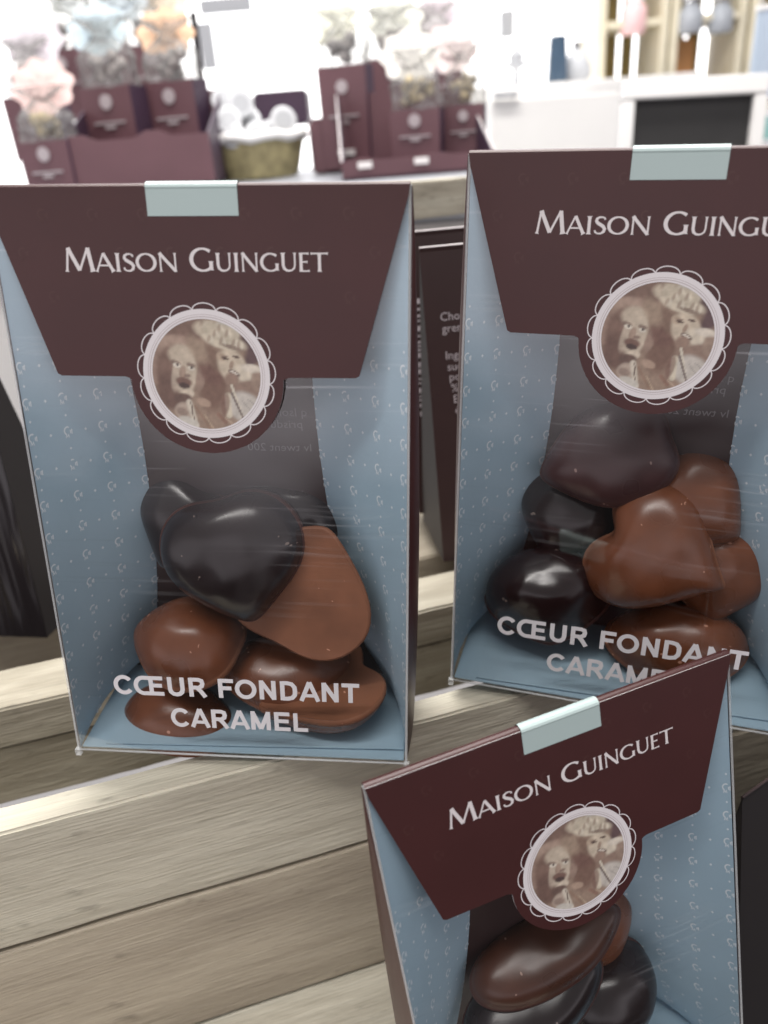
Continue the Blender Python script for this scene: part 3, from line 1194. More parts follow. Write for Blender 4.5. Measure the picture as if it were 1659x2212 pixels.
def gift_pack(label, pos, right, upf, group):
    """pos in mm from the camera; right/upf = directions of the pack's front in world axes"""
    r = Vector(right).normalized()
    u = Vector(upf)
    u = (u - r * u.dot(r)).normalized()
    nb = u.cross(r)                    # pointing back, away from the viewer
    y = nb * math.cos(LA) + u * math.sin(LA)
    z = u * math.cos(LA) - nb * math.sin(LA)
    mw = frame(CAMPOS + Vector(pos) * MM, r, y, z)
    t = thing('gift_pack', label, 'chocolate pack', mw, group)
    child('back_panel', PK['back'], t)
    bp_ = t.children[0] if t.children else None
    child('side_panel', PK['side-1'], t)
    child('side_panel', PK['side1'], t)
    child('base_panel', PK['base'], t)
    child('outer_side', PK['outer-1'], t)
    child('outer_side', PK['outer1'], t)
    w = child('clear_wrapper', PK['film'], t)
    child('caption_lettering', PK['caption'], w)
    f = child('flap', PK['flap'], t)
    child('name_lettering', PK['name'], f)
    child('seal_sticker', PK['seal'], f)
    child('medallion_ring', PK['ring'], f)
    child('medallion_picture', PK['picture'], f)
    back = [c for c in COL.objects if c.parent == t and c.name.startswith('back_panel')][0]
    child('small_print', PK['inprint'], back)
    return t, mw


G1 = 'gift packs with a clear front and brown flap'
pack_a, MWA = gift_pack('upright gift pack with six lines of space beside it, whole caption readable, at left on the slats', (-48.82, 177.41, -164.18), (.9931, -.1059, -.0585), (.0687, .0962, .9935), G1)
pack_b, MWB = gift_pack('gift pack', (65.34, 187.93, -165.23), (.9454, -.324, -.0463), (.0655, .0489, .9971), G1)
pack_c, MWC = gift_pack('gift pack', (53.17, 121.01, -283.54), (.9489, .3134, .047), (-.0959, .1427, .9856), G1)
pack_a['label'] = 'upright clear gift pack whose whole caption and all four corners are in view'
pack_b['label'] = 'clear gift pack with its caption partly covered by a tilted pack in front'
pack_c['label'] = 'tilted clear gift pack standing lower than the others, in front of the slats'

# ------------------------------------------------------------------ chocolates


def heart_outline(n=56, notch=.55):
    pts = []
    for k in range(n):
        t_ = 2 * math.pi * k / n
        x = 16 * math.sin(t_) ** 3
        y = 13 * math.cos(t_) - 5 * math.cos(2 * t_) - 2 * math.cos(3 * t_) - math.cos(4 * t_)
        # rounded triangle without a cleft: broad lobes, blunt tip
        ex = 15.4 * math.sin(t_) * (1 + .16 * math.cos(t_))
        ey = 14.2 * math.cos(t_) - 2.0 + 1.6 * math.cos(2 * t_)
        pts.append(Vector((x * notch + ex * (1 - notch), (y + 2) * notch + (ey + 2) * (1 - notch))) / 32.0)
    return pts                        # about one unit wide, lobes towards +y, tip towards -y


def heart_mesh(name, w, h, t_, mats, seed=0, notch=.55, flat=2.4):
    n = 56
    mb = MB()
    zb = min(.22, 2.3 / t_)           # the poured base layer
    K = 14
    lev = [(.985, 0.0, 1), (1.012, .03, 1), (1.016, zb * .6, 1), (1.0, zb, 1), (.985, zb + .02, 0)]
    for k in range(1, K + 1):
        s = 1 - (k / K) ** 1.3 * .985
        z = zb + .02 + (.98 - zb) * (1 - s ** flat) ** (1 / 1.6)
        lev.append((s * .98, z, 0))
    vs, mi = [], []
    for s, z, m_ in lev:
        for p in heart_outline(n, notch * min(1, s) ** 1.6):
            x, y = p.x * s * w, p.y * s * h + (1 - s) * h * .04
            q = Vector((x * .07, y * .07, seed * 3.7))
            k = 1 + .03 * noise.noise(q)
            vs.append(Vector((x * k, y * k, z * t_ * (1 + .05 * noise.noise(q * 1.7)))) * MM)
    for band in (1, 0):
        fs = []
        for i in range(len(lev) - 1):
            if (lev[i][2] == 1) != (band == 1):
                continue
            for k in range(n):
                k2 = (k + 1) % n
                fs.append((i * n + k, i * n + k2, (i + 1) * n + k2, (i + 1) * n + k))
        if band == 0:
            fs.append(tuple(range((len(lev) - 1) * n, len(lev) * n)))
            o_ = len(mb.v) - len(vs)
            mb.f += [[i + o_ for i in f] for f in fs]
            mb.mi += [0] * len(fs)
            mb.sm += [True] * len(fs)
        else:
            mb.add(vs, fs, 1, True)
    # the flat underside, slightly sunk in the middle
    bs = []
    for s, z in ((.985, 0), (.92, .12), (.5, .3), (.02, .35)):
        for p in heart_outline(n, notch):
            x, y = p.x * s * w, p.y * s * h
            q = Vector((x * .07, y * .07, seed * 3.7))
            k = 1 + .03 * noise.noise(q)
            bs.append(Vector((x * k, y * k, z)) * MM)
    bf = []
    for i in range(3):
        for k in range(n):
            k2 = (k + 1) % n
            bf.append((i * n + k2, i * n + k, (i + 1) * n + k, (i + 1) * n + k2))
    bf.append(tuple(reversed(range(3 * n, 4 * n))))
    mb.add(bs, bf, 1, True)
    return mb.mesh(name, mats)


def chocolate(label, mw, px, py, ydepth, normal, tip, w, h, t_, kind, seed, group, notch=.38, zc=None, flat=2.4):
    inv = mw.inverted()
    o = inv @ CAMPOS
    d = (inv.to_3x3() @ ray(px, py))
    cl, sl = math.cos(LA), math.sin(LA)
    k = (ydepth * MM - (o.y * cl - o.z * sl)) / (d.y * cl - d.z * sl)
    c = o + d * k
    zl = Vector(normal).normalized()
    tp = Vector(tip)
    yl = -(tp - zl * tp.dot(zl)).normalized()
    xl = yl.cross(zl)
    c = c - zl * (t_ * .45 * MM)
    mats = {'dark': [M['dark_choc'], M['dark_base']], 'plum': [M['dim_plum_choc'], M['dark_base']], 'milk': [M['milk_choc'], M['pale_base']], 'dim_milk': [M['dim_milk_choc'], M['dark_base']]}[kind]
    me = heart_mesh('chocolate_heart', w, h, t_, mats, seed, notch, flat)
    ob = bpy.data.objects.new('chocolate_heart', me)
    COL.objects.link(ob)
    ob.matrix_world = mw @ frame(c, xl, yl, zl)
    tag(ob, label, 'chocolate', group)
    return ob


GA, GB, GC = 'chocolate hearts in the upright pack', 'chocolate hearts in the half covered pack', 'chocolate hearts in the tilted pack'
A = MWA
chocolate('domed dark heart lying on top of the pile, front of the upright pack', A, 500, 1212, 7, (.02, -.97, .24), (.22, 0, -1), 43, 47, 12, 'dark', 1, GA, .45)
chocolate('dark heart half hidden behind the big dark one, towards the blue side', A, 392, 1135, 19, (-.2, -.93, .3), (-.5, 0, -1), 36, 38, 10, 'dark', 2, GA, .6)
chocolate('dark heart in shadow behind the top one, beside the milk slab', A, 610, 1150, 20, (.1, -.97, .2), (-.2, 0, -1), 34, 40, 8, 'dark', 3, GA, .5)
chocolate('milk heart with a ridged glossy dome, left of the pile over the caption C', A, 390, 1368, 15, (-.14, -.34, .93), (-1, .25, -.1), 32, 44, 17, 'milk', 4, GA, .35, None, 2.0)
chocolate('milk heart showing its flat pale base, leaning against the right side', A, 654, 1266, 14, (.14, .965, -.2), (.40, 0, 1), 47, 49, 8, 'milk', 5, GA, .42)
chocolate('milk heart squeezed in the middle under the leaning flat base', A, 622, 1448, 19, (.1, -.45, .88), (.2, -1, 0), 42, 34, 12, 'milk', 6, GA, .4)
chocolate('milk heart lying tilted at the bottom right, rim showing behind the caption', A, 697, 1502, 18, (.10, .06, -.99), (-.9, -.5, 0), 40, 46, 13, 'milk', 7, GA, .6)
chocolate('milk heart lying on the blue floor at the bottom left of the pile', A, 388, 1532, 17, (0, -.08, 1), (.2, 1, 0), 41, 30, 15, 'milk', 8, GA, .2)
B = MWB
chocolate('glossy dark heart standing at the left, rim low on the blue floor', B, 1180, 1275, 15, (-.06, -.55, .83), (.2, -1, -.3), 43, 36, 24, 'dark', 11, GB, .35, None, 3.2)
chocolate('plum dark heart at the top of the pile under the medallion', B, 1312, 985, 13, (-.05, -.93, .36), (-1, 0, -.45), 33, 48, 8, 'plum', 12, GB, .4)
chocolate('small dark heart wedged at the back with one bright glint', B, 1215, 1120, 19, (-.1, -.93, .3), (-.3, 0, -1), 32, 34, 12, 'dark', 13, GB, .5)
chocolate('large milk heart in the middle, dome outward and tip to the side', B, 1420, 1205, 8, (-.05, -.97, .26), (1, 0, -.4), 43, 47, 14, 'milk', 14, GB, .7)
chocolate('milk heart at the back above the big milk one', B, 1500, 1090, 18, (.1, -.9, .4), (.8, 0, -.6), 36, 40, 13, 'milk', 15, GB, .5)
chocolate('milk heart low at the front behind the letters FONDANT', B, 1468, 1385, 16, (.04, -.45, .89), (.1, -1, -.1), 46, 34, 19, 'milk', 16, GB, .4)
chocolate('milk heart pressed against the right side panel behind the large one', B, 1562, 1245, 20, (.3, -.9, .3), (-.2, 0, -1), 34, 38, 12, 'milk', 17, GB, .5)
C_ = MWC
chocolate('milk heart seen edge on at the top of the tilted pack', C_, 1188, 2045, 13, (-.16, -.40, .9), (1, .05, .06), 22, 58, 9, 'dim_milk', 21, GC, .2, None, 4)
chocolate('dark heart lying flat under the milk one in the tilted pack', C_, 1160, 2155, 12, (-.16, -.42, .9), (1, .05, .06), 24, 54, 12, 'dark', 22, GC, .2, None, 4)
chocolate('rounded dark heart with a blurred glint beside the right side panel', C_, 1335, 2165, 14, (.15, -.93, .33), (0, 0, -1), 36, 38, 14, 'dark', 23, GC, .4)
chocolate('milk heart in the shadow behind the edge-on one, right', C_, 1290, 2010, 21, (.1, -.95, .25), (.2, 0, -1), 32, 36, 10, 'milk', 24, GC, .45)

# ------------------------------------------------------------------ the wooden rack
DX = Vector((math.cos(.256), math.sin(.256), .006)).normalized()
DZ = Vector((0, 0, 1))
DZ = (DZ - DX * DZ.dot(DX)).normalized()
DY = DZ.cross(DX)
KB = 1.035
B2 = CAMPOS + c2w(Vector((-.105, .0881, .210))) * KB        # left front top edge of the upper step
BM_ = frame(B2, DX, DY, DZ) @ Matrix.Scale(KB, 4)


RACK = thing('wooden_rack', 'stepped rack of limed wooden slats carrying all the packs', 'rack', Matrix.Translation(BM_.translation + Vector((0, 0, -.137))))


def board(name, label, x0, x1, y0, y1, z0, z1, material, seed, bev=.0008):
    mb = MB()
    import bmesh
    bm = bmesh.new()
    bmesh.ops.create_cube(bm, size=1)
    L_ = (x1 - x0)
    for v in bm.verts:
        v.co = Vector((v.co.x * L_, v.co.y * (y1 - y0), v.co.z * (z1 - z0))) * MM
    bmesh.ops.bevel(bm, geom=bm.edges[:], offset=bev, segments=3, affect='EDGES')
    xs = [f for f in bm.edges if abs(f.verts[0].co.x - f.verts[1].co.x) > L_ * MM * .5]
    bmesh.ops.subdivide_edges(bm, edges=xs, cuts=70, use_grid_fill=True)
    for v in bm.verts:
        q = v.co * 1000
        k = Vector((q.x * .03, q.y * .12, q.z * .12 + seed * 7))
        v.co.y += .00035 * noise.noise(k)
        v.co.z += .00035 * noise.noise(k + Vector((0, 9, 0))) + .0003 * noise.noise(Vector((q.x * .12, seed, 0)))
    me = bpy.data.meshes.new(name)
    bm.to_mesh(me)
    bm.free()
    me.materials.append(material)
    for p in me.polygons:
        p.use_smooth = True
    me.set_sharp_from_angle(angle=R_(18))
    o = bpy.data.objects.new(name, me)
    COL.objects.link(o)
    o.matrix_world = BM_ @ Matrix.Translation(Vector(((x0 + x1) / 2, (y0 + y1) / 2, (z0 + z1) / 2)) * MM)
    o.parent = RACK
    o.matrix_parent_inverse = RACK.matrix_world.inverted()
    if label:
        o['label'] = label
    return o


board('slat', 'wide grey slat of the step, its pale top edge running under the upright pack', -110, 340, 0, 10.8, -43.4, 0, M['wood_grey'], 1)
board('slat', 'brown slat below the dark groove, behind the tilted pack', -110, 340, -.5, 10.6, -105, -44.6, M['wood_brown'], 2)
board('slat', 'flat plank of the lower step, coloured pale for the light from above, under the tilted pack', -110, 150, -110, 11, -119, -106.4, M['wood_toplit'], 3)
board('slat', 'slat with bright top edge behind the upright pack, under the dark packs', -140, 340, 53.7, 77.3, -13, 2.6, M['wood_green'], 4)
board('slat', 'narrow olive slat in the shade just below the bright back slat', -140, 340, 55, 76, -38, -13.8, M['wood_green'], 5)
board('slat', 'pale slat farthest back, carrying the small print pack', 95, 360, 108, 150, -20, -7, M['wood_brown'], 6)
board('slat', 'added backing plank that keeps the gap behind the slats dark', -160, 360, 168, 178, -120, -16, M['wood_brown'], 7)  # plank put in so that the gap behind the slats reads dark
# top rail behind the packs
p0, p1 = at(891, 394, .43), at(1007, 384, .452)
dr = (p1 - p0)
dr.normalize()
rail = board('rail', 'olive wooden rail above the dark packs, below the brown display tray', -400, 400, 0, 22, -20, 0, M['wood_green'], 8)
zz = (Vector((0, 0, 1)) - dr * dr.z).normalized()
bpy.context.view_layer.update()
rail.matrix_world = frame(p0, dr, zz.cross(dr), zz) @ Matrix.Translation(Vector((0, .011, -.010)))

# ------------------------------------------------------------------ dark packs seen from behind


def dark_pack(label, o, yaw, h, w, d, lines, tsize, lean=0.0, bars=None, face='inside'):
    """wedge shaped brown pack whose plain side faces us"""
    mw = Matrix.Translation(CAMPOS + Vector(o) * MM) @ Matrix.Rotation(R_(yaw), 4, 'Z') @ Matrix.Rotation(R_(lean), 4, 'Y')
    t = thing('dark_pack', label, 'chocolate pack', mw, 'dark packs standing behind')
    la = math.atan2(d / 2, h)

    def f(u, v, w_=0.0):
        return Vector((u, v * math.sin(la) - w_ * math.cos(la), v * math.cos(la) + w_ * math.sin(la))) * MM
    hs = math.hypot(h, d / 2)
    mb = MB()
    mb.prism([f(-w, 0), f(w, 0), f(w, hs), f(-w, hs)], Vector((0, .0005, 0)), 0, 0)
    g = lambda u, v: Vector((u, d - v * math.sin(la), v * math.cos(la))) * MM
    mb.prism([g(w, 0), g(-w, 0), g(-w, hs), g(w, hs)], Vector((0, -.0005, 0)), 0, 0)
    mb.build('back_panel', [M[face], M['card_edge']], t)
    mb = MB()
    mb.tube([f(-w, hs, 0), f(w, hs, 0)], .0005, 6, 0)
    mb.build('top_fold', [M['letter' if face == 'inside' else 'inside']], t)
    for sd in (-1, 1):
        mb = MB()
        mb.prism([Vector((sd * w, .4, .2)) * MM, Vector((sd * w, d - .4, .2)) * MM, Vector((sd * w, d / 2, h - 1)) * MM], Vector((-sd * .0004, 0, 0)), 0)
        mb.build('side_panel', M['blackish'], t)
    if lines:
        child('small_print', text_mesh('small_print', lines, tsize, M['back_text'], lambda u, v: f(u, v, .3)), t)
    if bars:
        mb = MB()
        for (u0, u1, v0, v1) in bars:
            mb.quad(f(u0, v0, .3), f(u1, v0, .3), f(u1, v1, .3), f(u0, v1, .3))
        mb.build('bar_code', M['back_text'], t)
    return t


T4 = [('Chocolat', -44.0, 100.0), ('grenage', -43.5, 95.5), ('Ingrédi', -43.0, 85.0), ('sucre', -42.5, 80.5), ('poudre', -42.0, 76.5), ('% (e', -41.5, 72.0), ('E202', -41.0, 67.5), ('émul', -40.5, 63.0), ('DDM', -39.5, 54.0), ('Nou', -38.0, 47.0), ('se', -37.5, 42.5), ('5°', -36.5, 35.0)]
dark_pack('dark brown pack with rows of small print, glimpsed between the two upright packs', (73.3, 292, -165), 8, 126, 50, 40, T4, 4.6)
bars = []
vv = 46
random.seed(9)
while vv < 96:
    hgt = random.choice((.7, 1.0, 1.6, 2.2))
    bars.append((-46, -37 if vv > 56 else -41, vv, vv + hgt))
    vv += hgt + random.choice((.8, 1.2, 1.8))
dark_pack('farther dark pack with a bar code, right behind the small print one', (66.0, 330, -160), 8, 123, 50, 36, [('Chocolats G', -33, 108)], 5.2, 0, bars)
dark_pack('pack coloured near-black for the shadow at the left edge behind the slats', (-204, 306, -196), -16, 152, 50, 42, [('one de', 27, 86), ('bio de', 27.5, 81.5)], 4.2, -4, None, 'shaded_wrap')
q_ = (at(1603, 1722, .245) - CAMPOS) * 1000 - Matrix.Rotation(R_(30), 3, 'Z') @ Vector((-50, 20, 150))
dark_pack('black pack corner at the right beside the tilted pack', q_, 30, 150, 50, 40, [], 4, 0, None, 'blackish')

# ------------------------------------------------------------------ background: shop interior out of focus

mb = MB()
mb.box((0, 3.6, -1.0), (14, 6.2, .02))
structure(mb.build('floor', M['counter']))
mb = MB()
mb.box((0, 5.2, .9), (14, .1, 4.2))
structure(mb.build('wall', M['wall']))

FAR = 4.6


def panel(px0, py0, px1, py1, t_, name, material, label, cat, thick=.02):
    """upright box whose face spans the pixel rectangle at depth t_"""
    a_, b_, c = at(px0, py1, t_), at(px1, py1, t_), at((px0 + px1) / 2, py0, t_)
    mb = MB()
    w = (b_ - a_).length
    ctr = (a_ + b_) / 2
    h = (c - ctr).length
    x = (b_ - a_)
    yaw = math.atan2(x.y, x.x)
    mb.box((0, thick / 2, h / 2), (w, thick, h), bev=min(.004, thick * .2))
    o = mb.build(name, material)
    o.matrix_world = yawed(ctr, math.degrees(yaw))
    if label:
        tag(o, label, cat)
    return o


# big shop window, overexposed daylight
win = thing('shop_window', 'overexposed shop window filling the back wall, white with daylight', 'window', yawed(Vector((-.55, 4.95, -.35))))
mb = MB()
mb.box((0, .05, 1.0), (5.2, .02, 2.6))
mb.build('window_pane', M['daylight'], win)
mb = MB()
for x in (-2.62, 2.62):
    mb.box((x, 0, 1.0), (.08, .08, 2.7))
mb.box((0, 0, -.33), (5.3, .08, .07))
mb.box((0, 0, 2.33), (5.3, .08, .07))
mb.build('window_frame', M['white'], win)

# counter carrying the trays
cz = at(560, 386, .95).z
mb = MB()
mb.box((-.16, .98, cz - .013), (.86, .74, .024), bev=.003)
mb.build('counter_top', M['counter'])
o = bpy.data.objects['counter_top']
cnt = thing('display_counter', 'grey display counter carrying trays, basket and bouquets behind the packs', 'counter', Matrix.Translation((-.16, .98, -1.0)))
o.parent = cnt
o.matrix_parent_inverse = cnt.matrix_world.inverted()
mb = MB()
mb.box((0, 0, (cz + 1.0 - .026) / 2), (.8, .68, cz + 1.0 - .03))
mb.build('counter_body', M['white'], cnt)


def flower_mesh(rad, petals, mats, seed):
    rnd = random.Random(seed)
    mb = MB()
    n = petals * 8
    ph = rnd.random() * 6
    for layer, (k, z) in enumerate(((1.0, 0), (.42, .003))):
        ring = []
        for i in range(n):
            a_ = 2 * math.pi * i / n
            r = rad * k * (1 + .075 * math.cos(petals * a_ + ph + layer) + .03 * noise.noise(Vector((math.cos(a_) * 2, math.sin(a_) * 2, seed + layer))))
            ring.append(Vector((r * math.cos(a_), -z - .0004 * math.cos(petals * a_ + ph + layer), r * .86 * math.sin(a_))))
        mid = [v * .5 + Vector((0, -z * .5, 0)) for v in ring]
        c = Vector((0, -z, 0))
        vs = ring + mid + [c]
        fs = [(i, (i + 1) % n, n + (i + 1) % n, n + i) for i in range(n)] + [(n + i, n + (i + 1) % n, 2 * n) for i in range(n)]
        mb.add(vs, fs, layer, True)
    return mb


FC = {}


def flower_mat(col):
    if col not in FC:
        base = tuple(((c * .86 + 36) / 255) ** 2.4 * .80 for c in col)
        FC[col] = mottle(mat('paper_petals', base, .6), base, .08, 40)
    return FC[col]


def bouquet(label, px, t_, pyb, pyt, pyc, wpx, fl, group, sweets='grey_sweets', yaw=0, tagm=None):
    """brown pouch with a clear gathered top and a paper flower; pixel rows: pouch bottom, pouch top, cellophane top"""
    b0 = at(px, pyb, t_)
    k = t_ / FPX
    h, hc, w = (pyb - pyt) * k, (pyt - pyc) * k, wpx * k
    t = thing('gift_pouch', label, 'gift pouch', yawed(b0, yaw), group)
    d = w * .55
    mb = MB()
    lo = [(-w / 2, -d / 2), (w / 2, -d / 2), (w / 2, d / 2), (-w / 2, d / 2)]
    vs = [Vector((x * .96, y, 0)) for x, y in lo] + [Vector((x, y, h)) for x, y in lo]
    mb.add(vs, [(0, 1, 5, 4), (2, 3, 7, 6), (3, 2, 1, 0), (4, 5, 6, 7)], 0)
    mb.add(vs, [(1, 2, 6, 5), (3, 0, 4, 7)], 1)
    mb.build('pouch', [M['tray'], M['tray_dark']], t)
    mb = MB()
    mb.lathe([(w * .12, 0), (w * .12, .0012)], 20, (0, -d / 2 - .0005, h * .80), 0, Matrix.Rotation(R_(90), 3, 'X'))
    mb.build('round_seal', M['greyprint'], t)
    mb = MB()
    mb.box((0, -d / 2 - .001, h * .52), (w * .62, .0012, w * .035), 0)
    mb.build('printed_band', M['greyprint'], t)
    mb = MB()
    mb.box((0, -d / 2 - .001, h * .46), (w * .2, .0012, w * .05), 0)
    mb.build('printed_mark', M['greyprint'], t)
    if tagm:
        mb = MB()
        mb.box((0, -d / 2 - .0015, h * .16), (w * .34, .002, w * .11))
        mb.build('price_tag', M[tagm], t)
    # sweets inside
    mb = MB()
    rnd = random.Random(px)
    for i in range(22):
        a_ = rnd.random() * 6.28
        q = Vector((math.cos(a_) * w * .3 * rnd.random(), math.sin(a_) * d * .3, h + hc * .1 + rnd.random() * hc * .40))
        r = w * (.07 + .05 * rnd.random())
        mb.lathe([(r * .3, -r), (r * .9, -r * .5), (r, 0), (r * .85, r * .55), (r * .3, r)], 7, q, 0, Matrix.Rotation(rnd.random() * 3, 3, 'X'))
    s_ = mb.build('sweets', M[sweets], t)
    s_['kind'] = 'stuff'
    # crumpled clear top
    mb = MB()
    n, K = 40, 9
    vs = []
    for j in range(K + 1):
        z = j / K
        prof = (1.0 - .05 * z) if z < .45 else (.98 - .72 * smooth((z - .45) / .33) if z < .78 else .26 + .62 * (z - .78) / .22)
        for i in range(n):
            a_ = 2 * math.pi * i / n
            ex = abs(math.cos(a_)) ** .6 * math.copysign(1, math.cos(a_))
            ey = abs(math.sin(a_)) ** .6 * math.copysign(1, math.sin(a_))
            cr_ = 1 + .20 * noise.noise(Vector((math.cos(a_) * 3, math.sin(a_) * 3, z * 4 + px))) + (.22 * math.sin(9 * a_ + px) * z if z > .6 else 0)
            vs.append(Vector((ex * w / 2 * prof * cr_, ey * d / 2 * prof * cr_, h * .985 + hc * z * 1.05)))
    fs = []
    for j in range(K):
        for i in range(n):
            i2 = (i + 1) % n
            fs.append((j * n + i, j * n + i2, (j + 1) * n + i2, (j + 1) * n + i))
    mb.add(vs, fs, 0, False)
    mb.build('cellophane_top', M['cello'], t)
    if fl:
        fx, fy, fr_, col = fl
        c = at(fx, fy, t_) - ray(fx, fy).normalized() * (d * .62 + .03)
        mbf = flower_mesh(fr_ * k * 1.02, 8, None, px)
        fo = mbf.build('paper_flower', [flower_mat(col), flower_mat(tuple(int(c_ * .93) for c_ in col))], t)
        fo.matrix_parent_inverse = t.matrix_world.inverted()
        fo.matrix_world = yawed(c, 0) @ Matrix.Rotation(R_(-20), 4, 'X')
    return t


GBQ = 'gift pouches with paper flowers'
bouquet('gift pouch with a pink paper flower and a low pale top, nearest the left edge', 140, .86, 440, 318, 222, 116, (92, 188, 62, (250, 214, 208)), GBQ, 'tan_sweets', -14)
bouquet('gift pouch with a pale lilac paper flower above the pink one', 108, 1.05, 345, 225, 125, 116, (72, 88, 60, (232, 222, 230)), GBQ, 'grey_sweets', -14)
bouquet('gift pouch with a light blue paper flower and a grey tag', 274, .93, 345, 208, 88, 118, (212, 64, 58, (206, 226, 236)), GBQ, 'grey_sweets', -18, 'grey_tag')
bouquet('gift pouch with a peach orange paper flower and a gold tag', 404, .95, 338, 196, 90, 116, (358, 72, 56, (252, 204, 165)), GBQ, 'grey_sweets', -18, 'gold_tag')
bouquet('gift pouch behind with a bluish white flower cut by the top edge', 250, 1.15, 240, 120, 25, 110, (262, -2, 52, (214, 228, 236)), GBQ, 'grey_sweets', 6)
bouquet('gift pouch behind with a creamy flower cut by the top edge, near the pole', 350, 1.17, 240, 120, 25, 110, (352, 2, 52, (248, 226, 200)), GBQ, 'grey_sweets', 6)
bouquet('gift pouch behind with a pale grey flower at the top left', 165, 1.2, 260, 130, 30, 100, (150, -10, 48, (226, 232, 232)), GBQ, 'grey_sweets', 6)
bouquet('gift pouch with a cream paper flower standing alone at the left of its tray', 762, .95, 362, 172, 74, 104, (718, 50, 55, (247, 247, 226)), GBQ, 'grey_sweets', -18, 'cream_tag')
bouquet('gift pouch with a creamy white flower low in the middle of the tray', 906, .84, 355, 250, 145, 106, (884, 122, 58, (248, 244, 236)), GBQ, 'tan_sweets', -16)
bouquet('gift pouch with a pale pink paper flower at the right end of the tray', 1006, .86, 345, 240, 132, 86, (972, 105, 54, (244, 224, 222)), GBQ, 'tan_sweets', -16)
bouquet('gift pouch with a yellowish white flower high at the back of the tray', 850, 1.05, 285, 150, 60, 108, (852, 46, 56, (242, 244, 230)), GBQ, 'grey_sweets', 6)
bouquet('gift pouch with a pale lilac flower high at the back of the tray', 945, 1.07, 260, 140, 50, 104, (948, 36, 50, (240, 226, 234)), GBQ, 'grey_sweets', 6)


def tray(label, fl, t_, back_px, side_h, tags, group):
    """brown carton tray: front board between four pixel corners, sloping side boards and a back"""
    tl, tr_, br, bl = [at(p[0], p[1], t_) for p in fl]
    o = (bl + br) / 2
    x = (br - bl)
    w = x.length
    yaw = math.degrees(math.atan2(x.y, x.x))
    t = thing('display_tray', label, 'display tray', yawed(o, yaw), group)
    h = ((tl - bl).length + (tr_ - br).length) / 2
    depth = back_px
    mb = MB()
    n = 12
    top = []
    for i in range(n + 1):
        u = i / n
        top.append(Vector((-w / 2 + w * u, 0, h * (1 + (.12 if .12 < (u * 2) % 1 < .45 else 0)))))
    mb.prism([Vector((-w / 2, 0, 0)), Vector((w / 2, 0, 0))] + top[::-1], Vector((0, .002, 0)))
    mb.build('front_board', M['tray'], t)
    for sd in (-1, 1):
        mb = MB()
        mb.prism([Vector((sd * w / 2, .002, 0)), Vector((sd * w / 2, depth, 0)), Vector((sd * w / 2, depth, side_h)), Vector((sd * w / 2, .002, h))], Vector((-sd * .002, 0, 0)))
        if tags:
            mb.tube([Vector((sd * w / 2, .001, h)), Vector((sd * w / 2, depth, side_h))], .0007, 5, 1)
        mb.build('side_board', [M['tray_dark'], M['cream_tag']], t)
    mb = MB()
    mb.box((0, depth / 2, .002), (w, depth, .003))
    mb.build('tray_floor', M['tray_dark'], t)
    mb = MB()
    mb.box((0, depth, side_h / 2), (w, .002, side_h))
    mb.build('back_board', M['tray'], t)
    for u in tags:
        mb = MB()
        mb.box((u * w, -.002, h * .78), (.014, .002, .006))
        mb.build('price_tag', M['cream_tag'], t)
    return t


tray('brown carton tray with a notched front board holding pouches at the left', [(150, 320), (448, 300), (466, 392), (155, 427)], .84, .16, .10, [], 'brown display trays')
tray('brown carton tray with two pale price tags behind the covered pack', [(744, 358), (1070, 326), (1068, 362), (742, 400)], .76, .20, .085, [-.35, 0.02], 'brown display trays')
panel(676, 268, 742, 378, .95, 'carton_box', M['tray'], 'small plain brown carton between basket and tray', 'carton', .06)

# basket with white tubs
bo = at(562, 384, .95)
k = .95 / FPX
bas = thing('wicker_basket', 'round olive wicker basket full of white tubs', 'basket', Matrix.Translation(bo))
mb = MB()
mb.lathe([(82 * k, 0), (90 * k, 20 * k), (96 * k, 45 * k), (102 * k, 66 * k), (106 * k, 74 * k), (104 * k, 80 * k), (98 * k, 76 * k), (94 * k, 55 * k), (80 * k, 6 * k)], 40, (0, 0, 0), 0, None, True, 1, .75)
mb.build('basket_body', M['basket'], bas)
mb = MB()
pts = [Vector((104 * k * math.cos(a_ / 24 * 6.2832), 78 * k * math.sin(a_ / 24 * 6.2832), 78 * k + .002 * math.sin(a_ * 2))) for a_ in range(25)]
mb.tube(pts, .006, 6)
mb.build('basket_rim', M['white'], bas)
for i, (x, y, r, lab) in enumerate(((505, 296, 25, 'white tub in the basket, front row, left'), (556, 292, 25, 'white tub in the basket, front row, beside the raised one'), (612, 262, 27, 'white tub raised at the right end of the basket'),
                                    (540, 262, 24, 'white tub lying in the middle of the basket heap'), (495, 262, 26, 'white tub at the left of the heap under the tall stack'), (520, 225, 26, 'white tub on top of the basket heap'), (482, 215, 24, 'white tub leaning at the top left of the heap'), (585, 285, 22, 'small white tub tucked between front row and raised tub'))):
    t_ = .90 + .012 * (i % 4)
    c = at(x, y, t_)
    kk = t_ / FPX
    tb = thing('plastic_tub', lab, 'tub', Matrix.Translation(c) @ Matrix.Rotation(R_(62 + 9 * (i % 3)), 4, 'X') @ Matrix.Rotation(R_(12 * (i % 3) - 10), 4, 'Y'), 'white tubs in the basket')
    mb = MB()
    r = r * kk
    mb.lathe([(r * .82, -r * 1.2), (r * .95, -r * .2), (r, 0)], 24)
    mb.build('tub_body', M['plastic_white'], tb)
    mb = MB()
    mb.lathe([(r * 1.06, -r * .05), (r * 1.06, r * .22), (r * .95, r * .27)], 24, mi=0)
    mb.lathe([(r * .72, r * .271), (r * .70, r * .29)], 24, mi=1)
    mb.build('tub_lid', [M['plastic_white'], M['lid_grey']], tb)

panel(553, 205, 668, 272, 1.25, 'dark_box', M['tray_dark'], 'dull plum box standing behind the basket', 'box', .08)
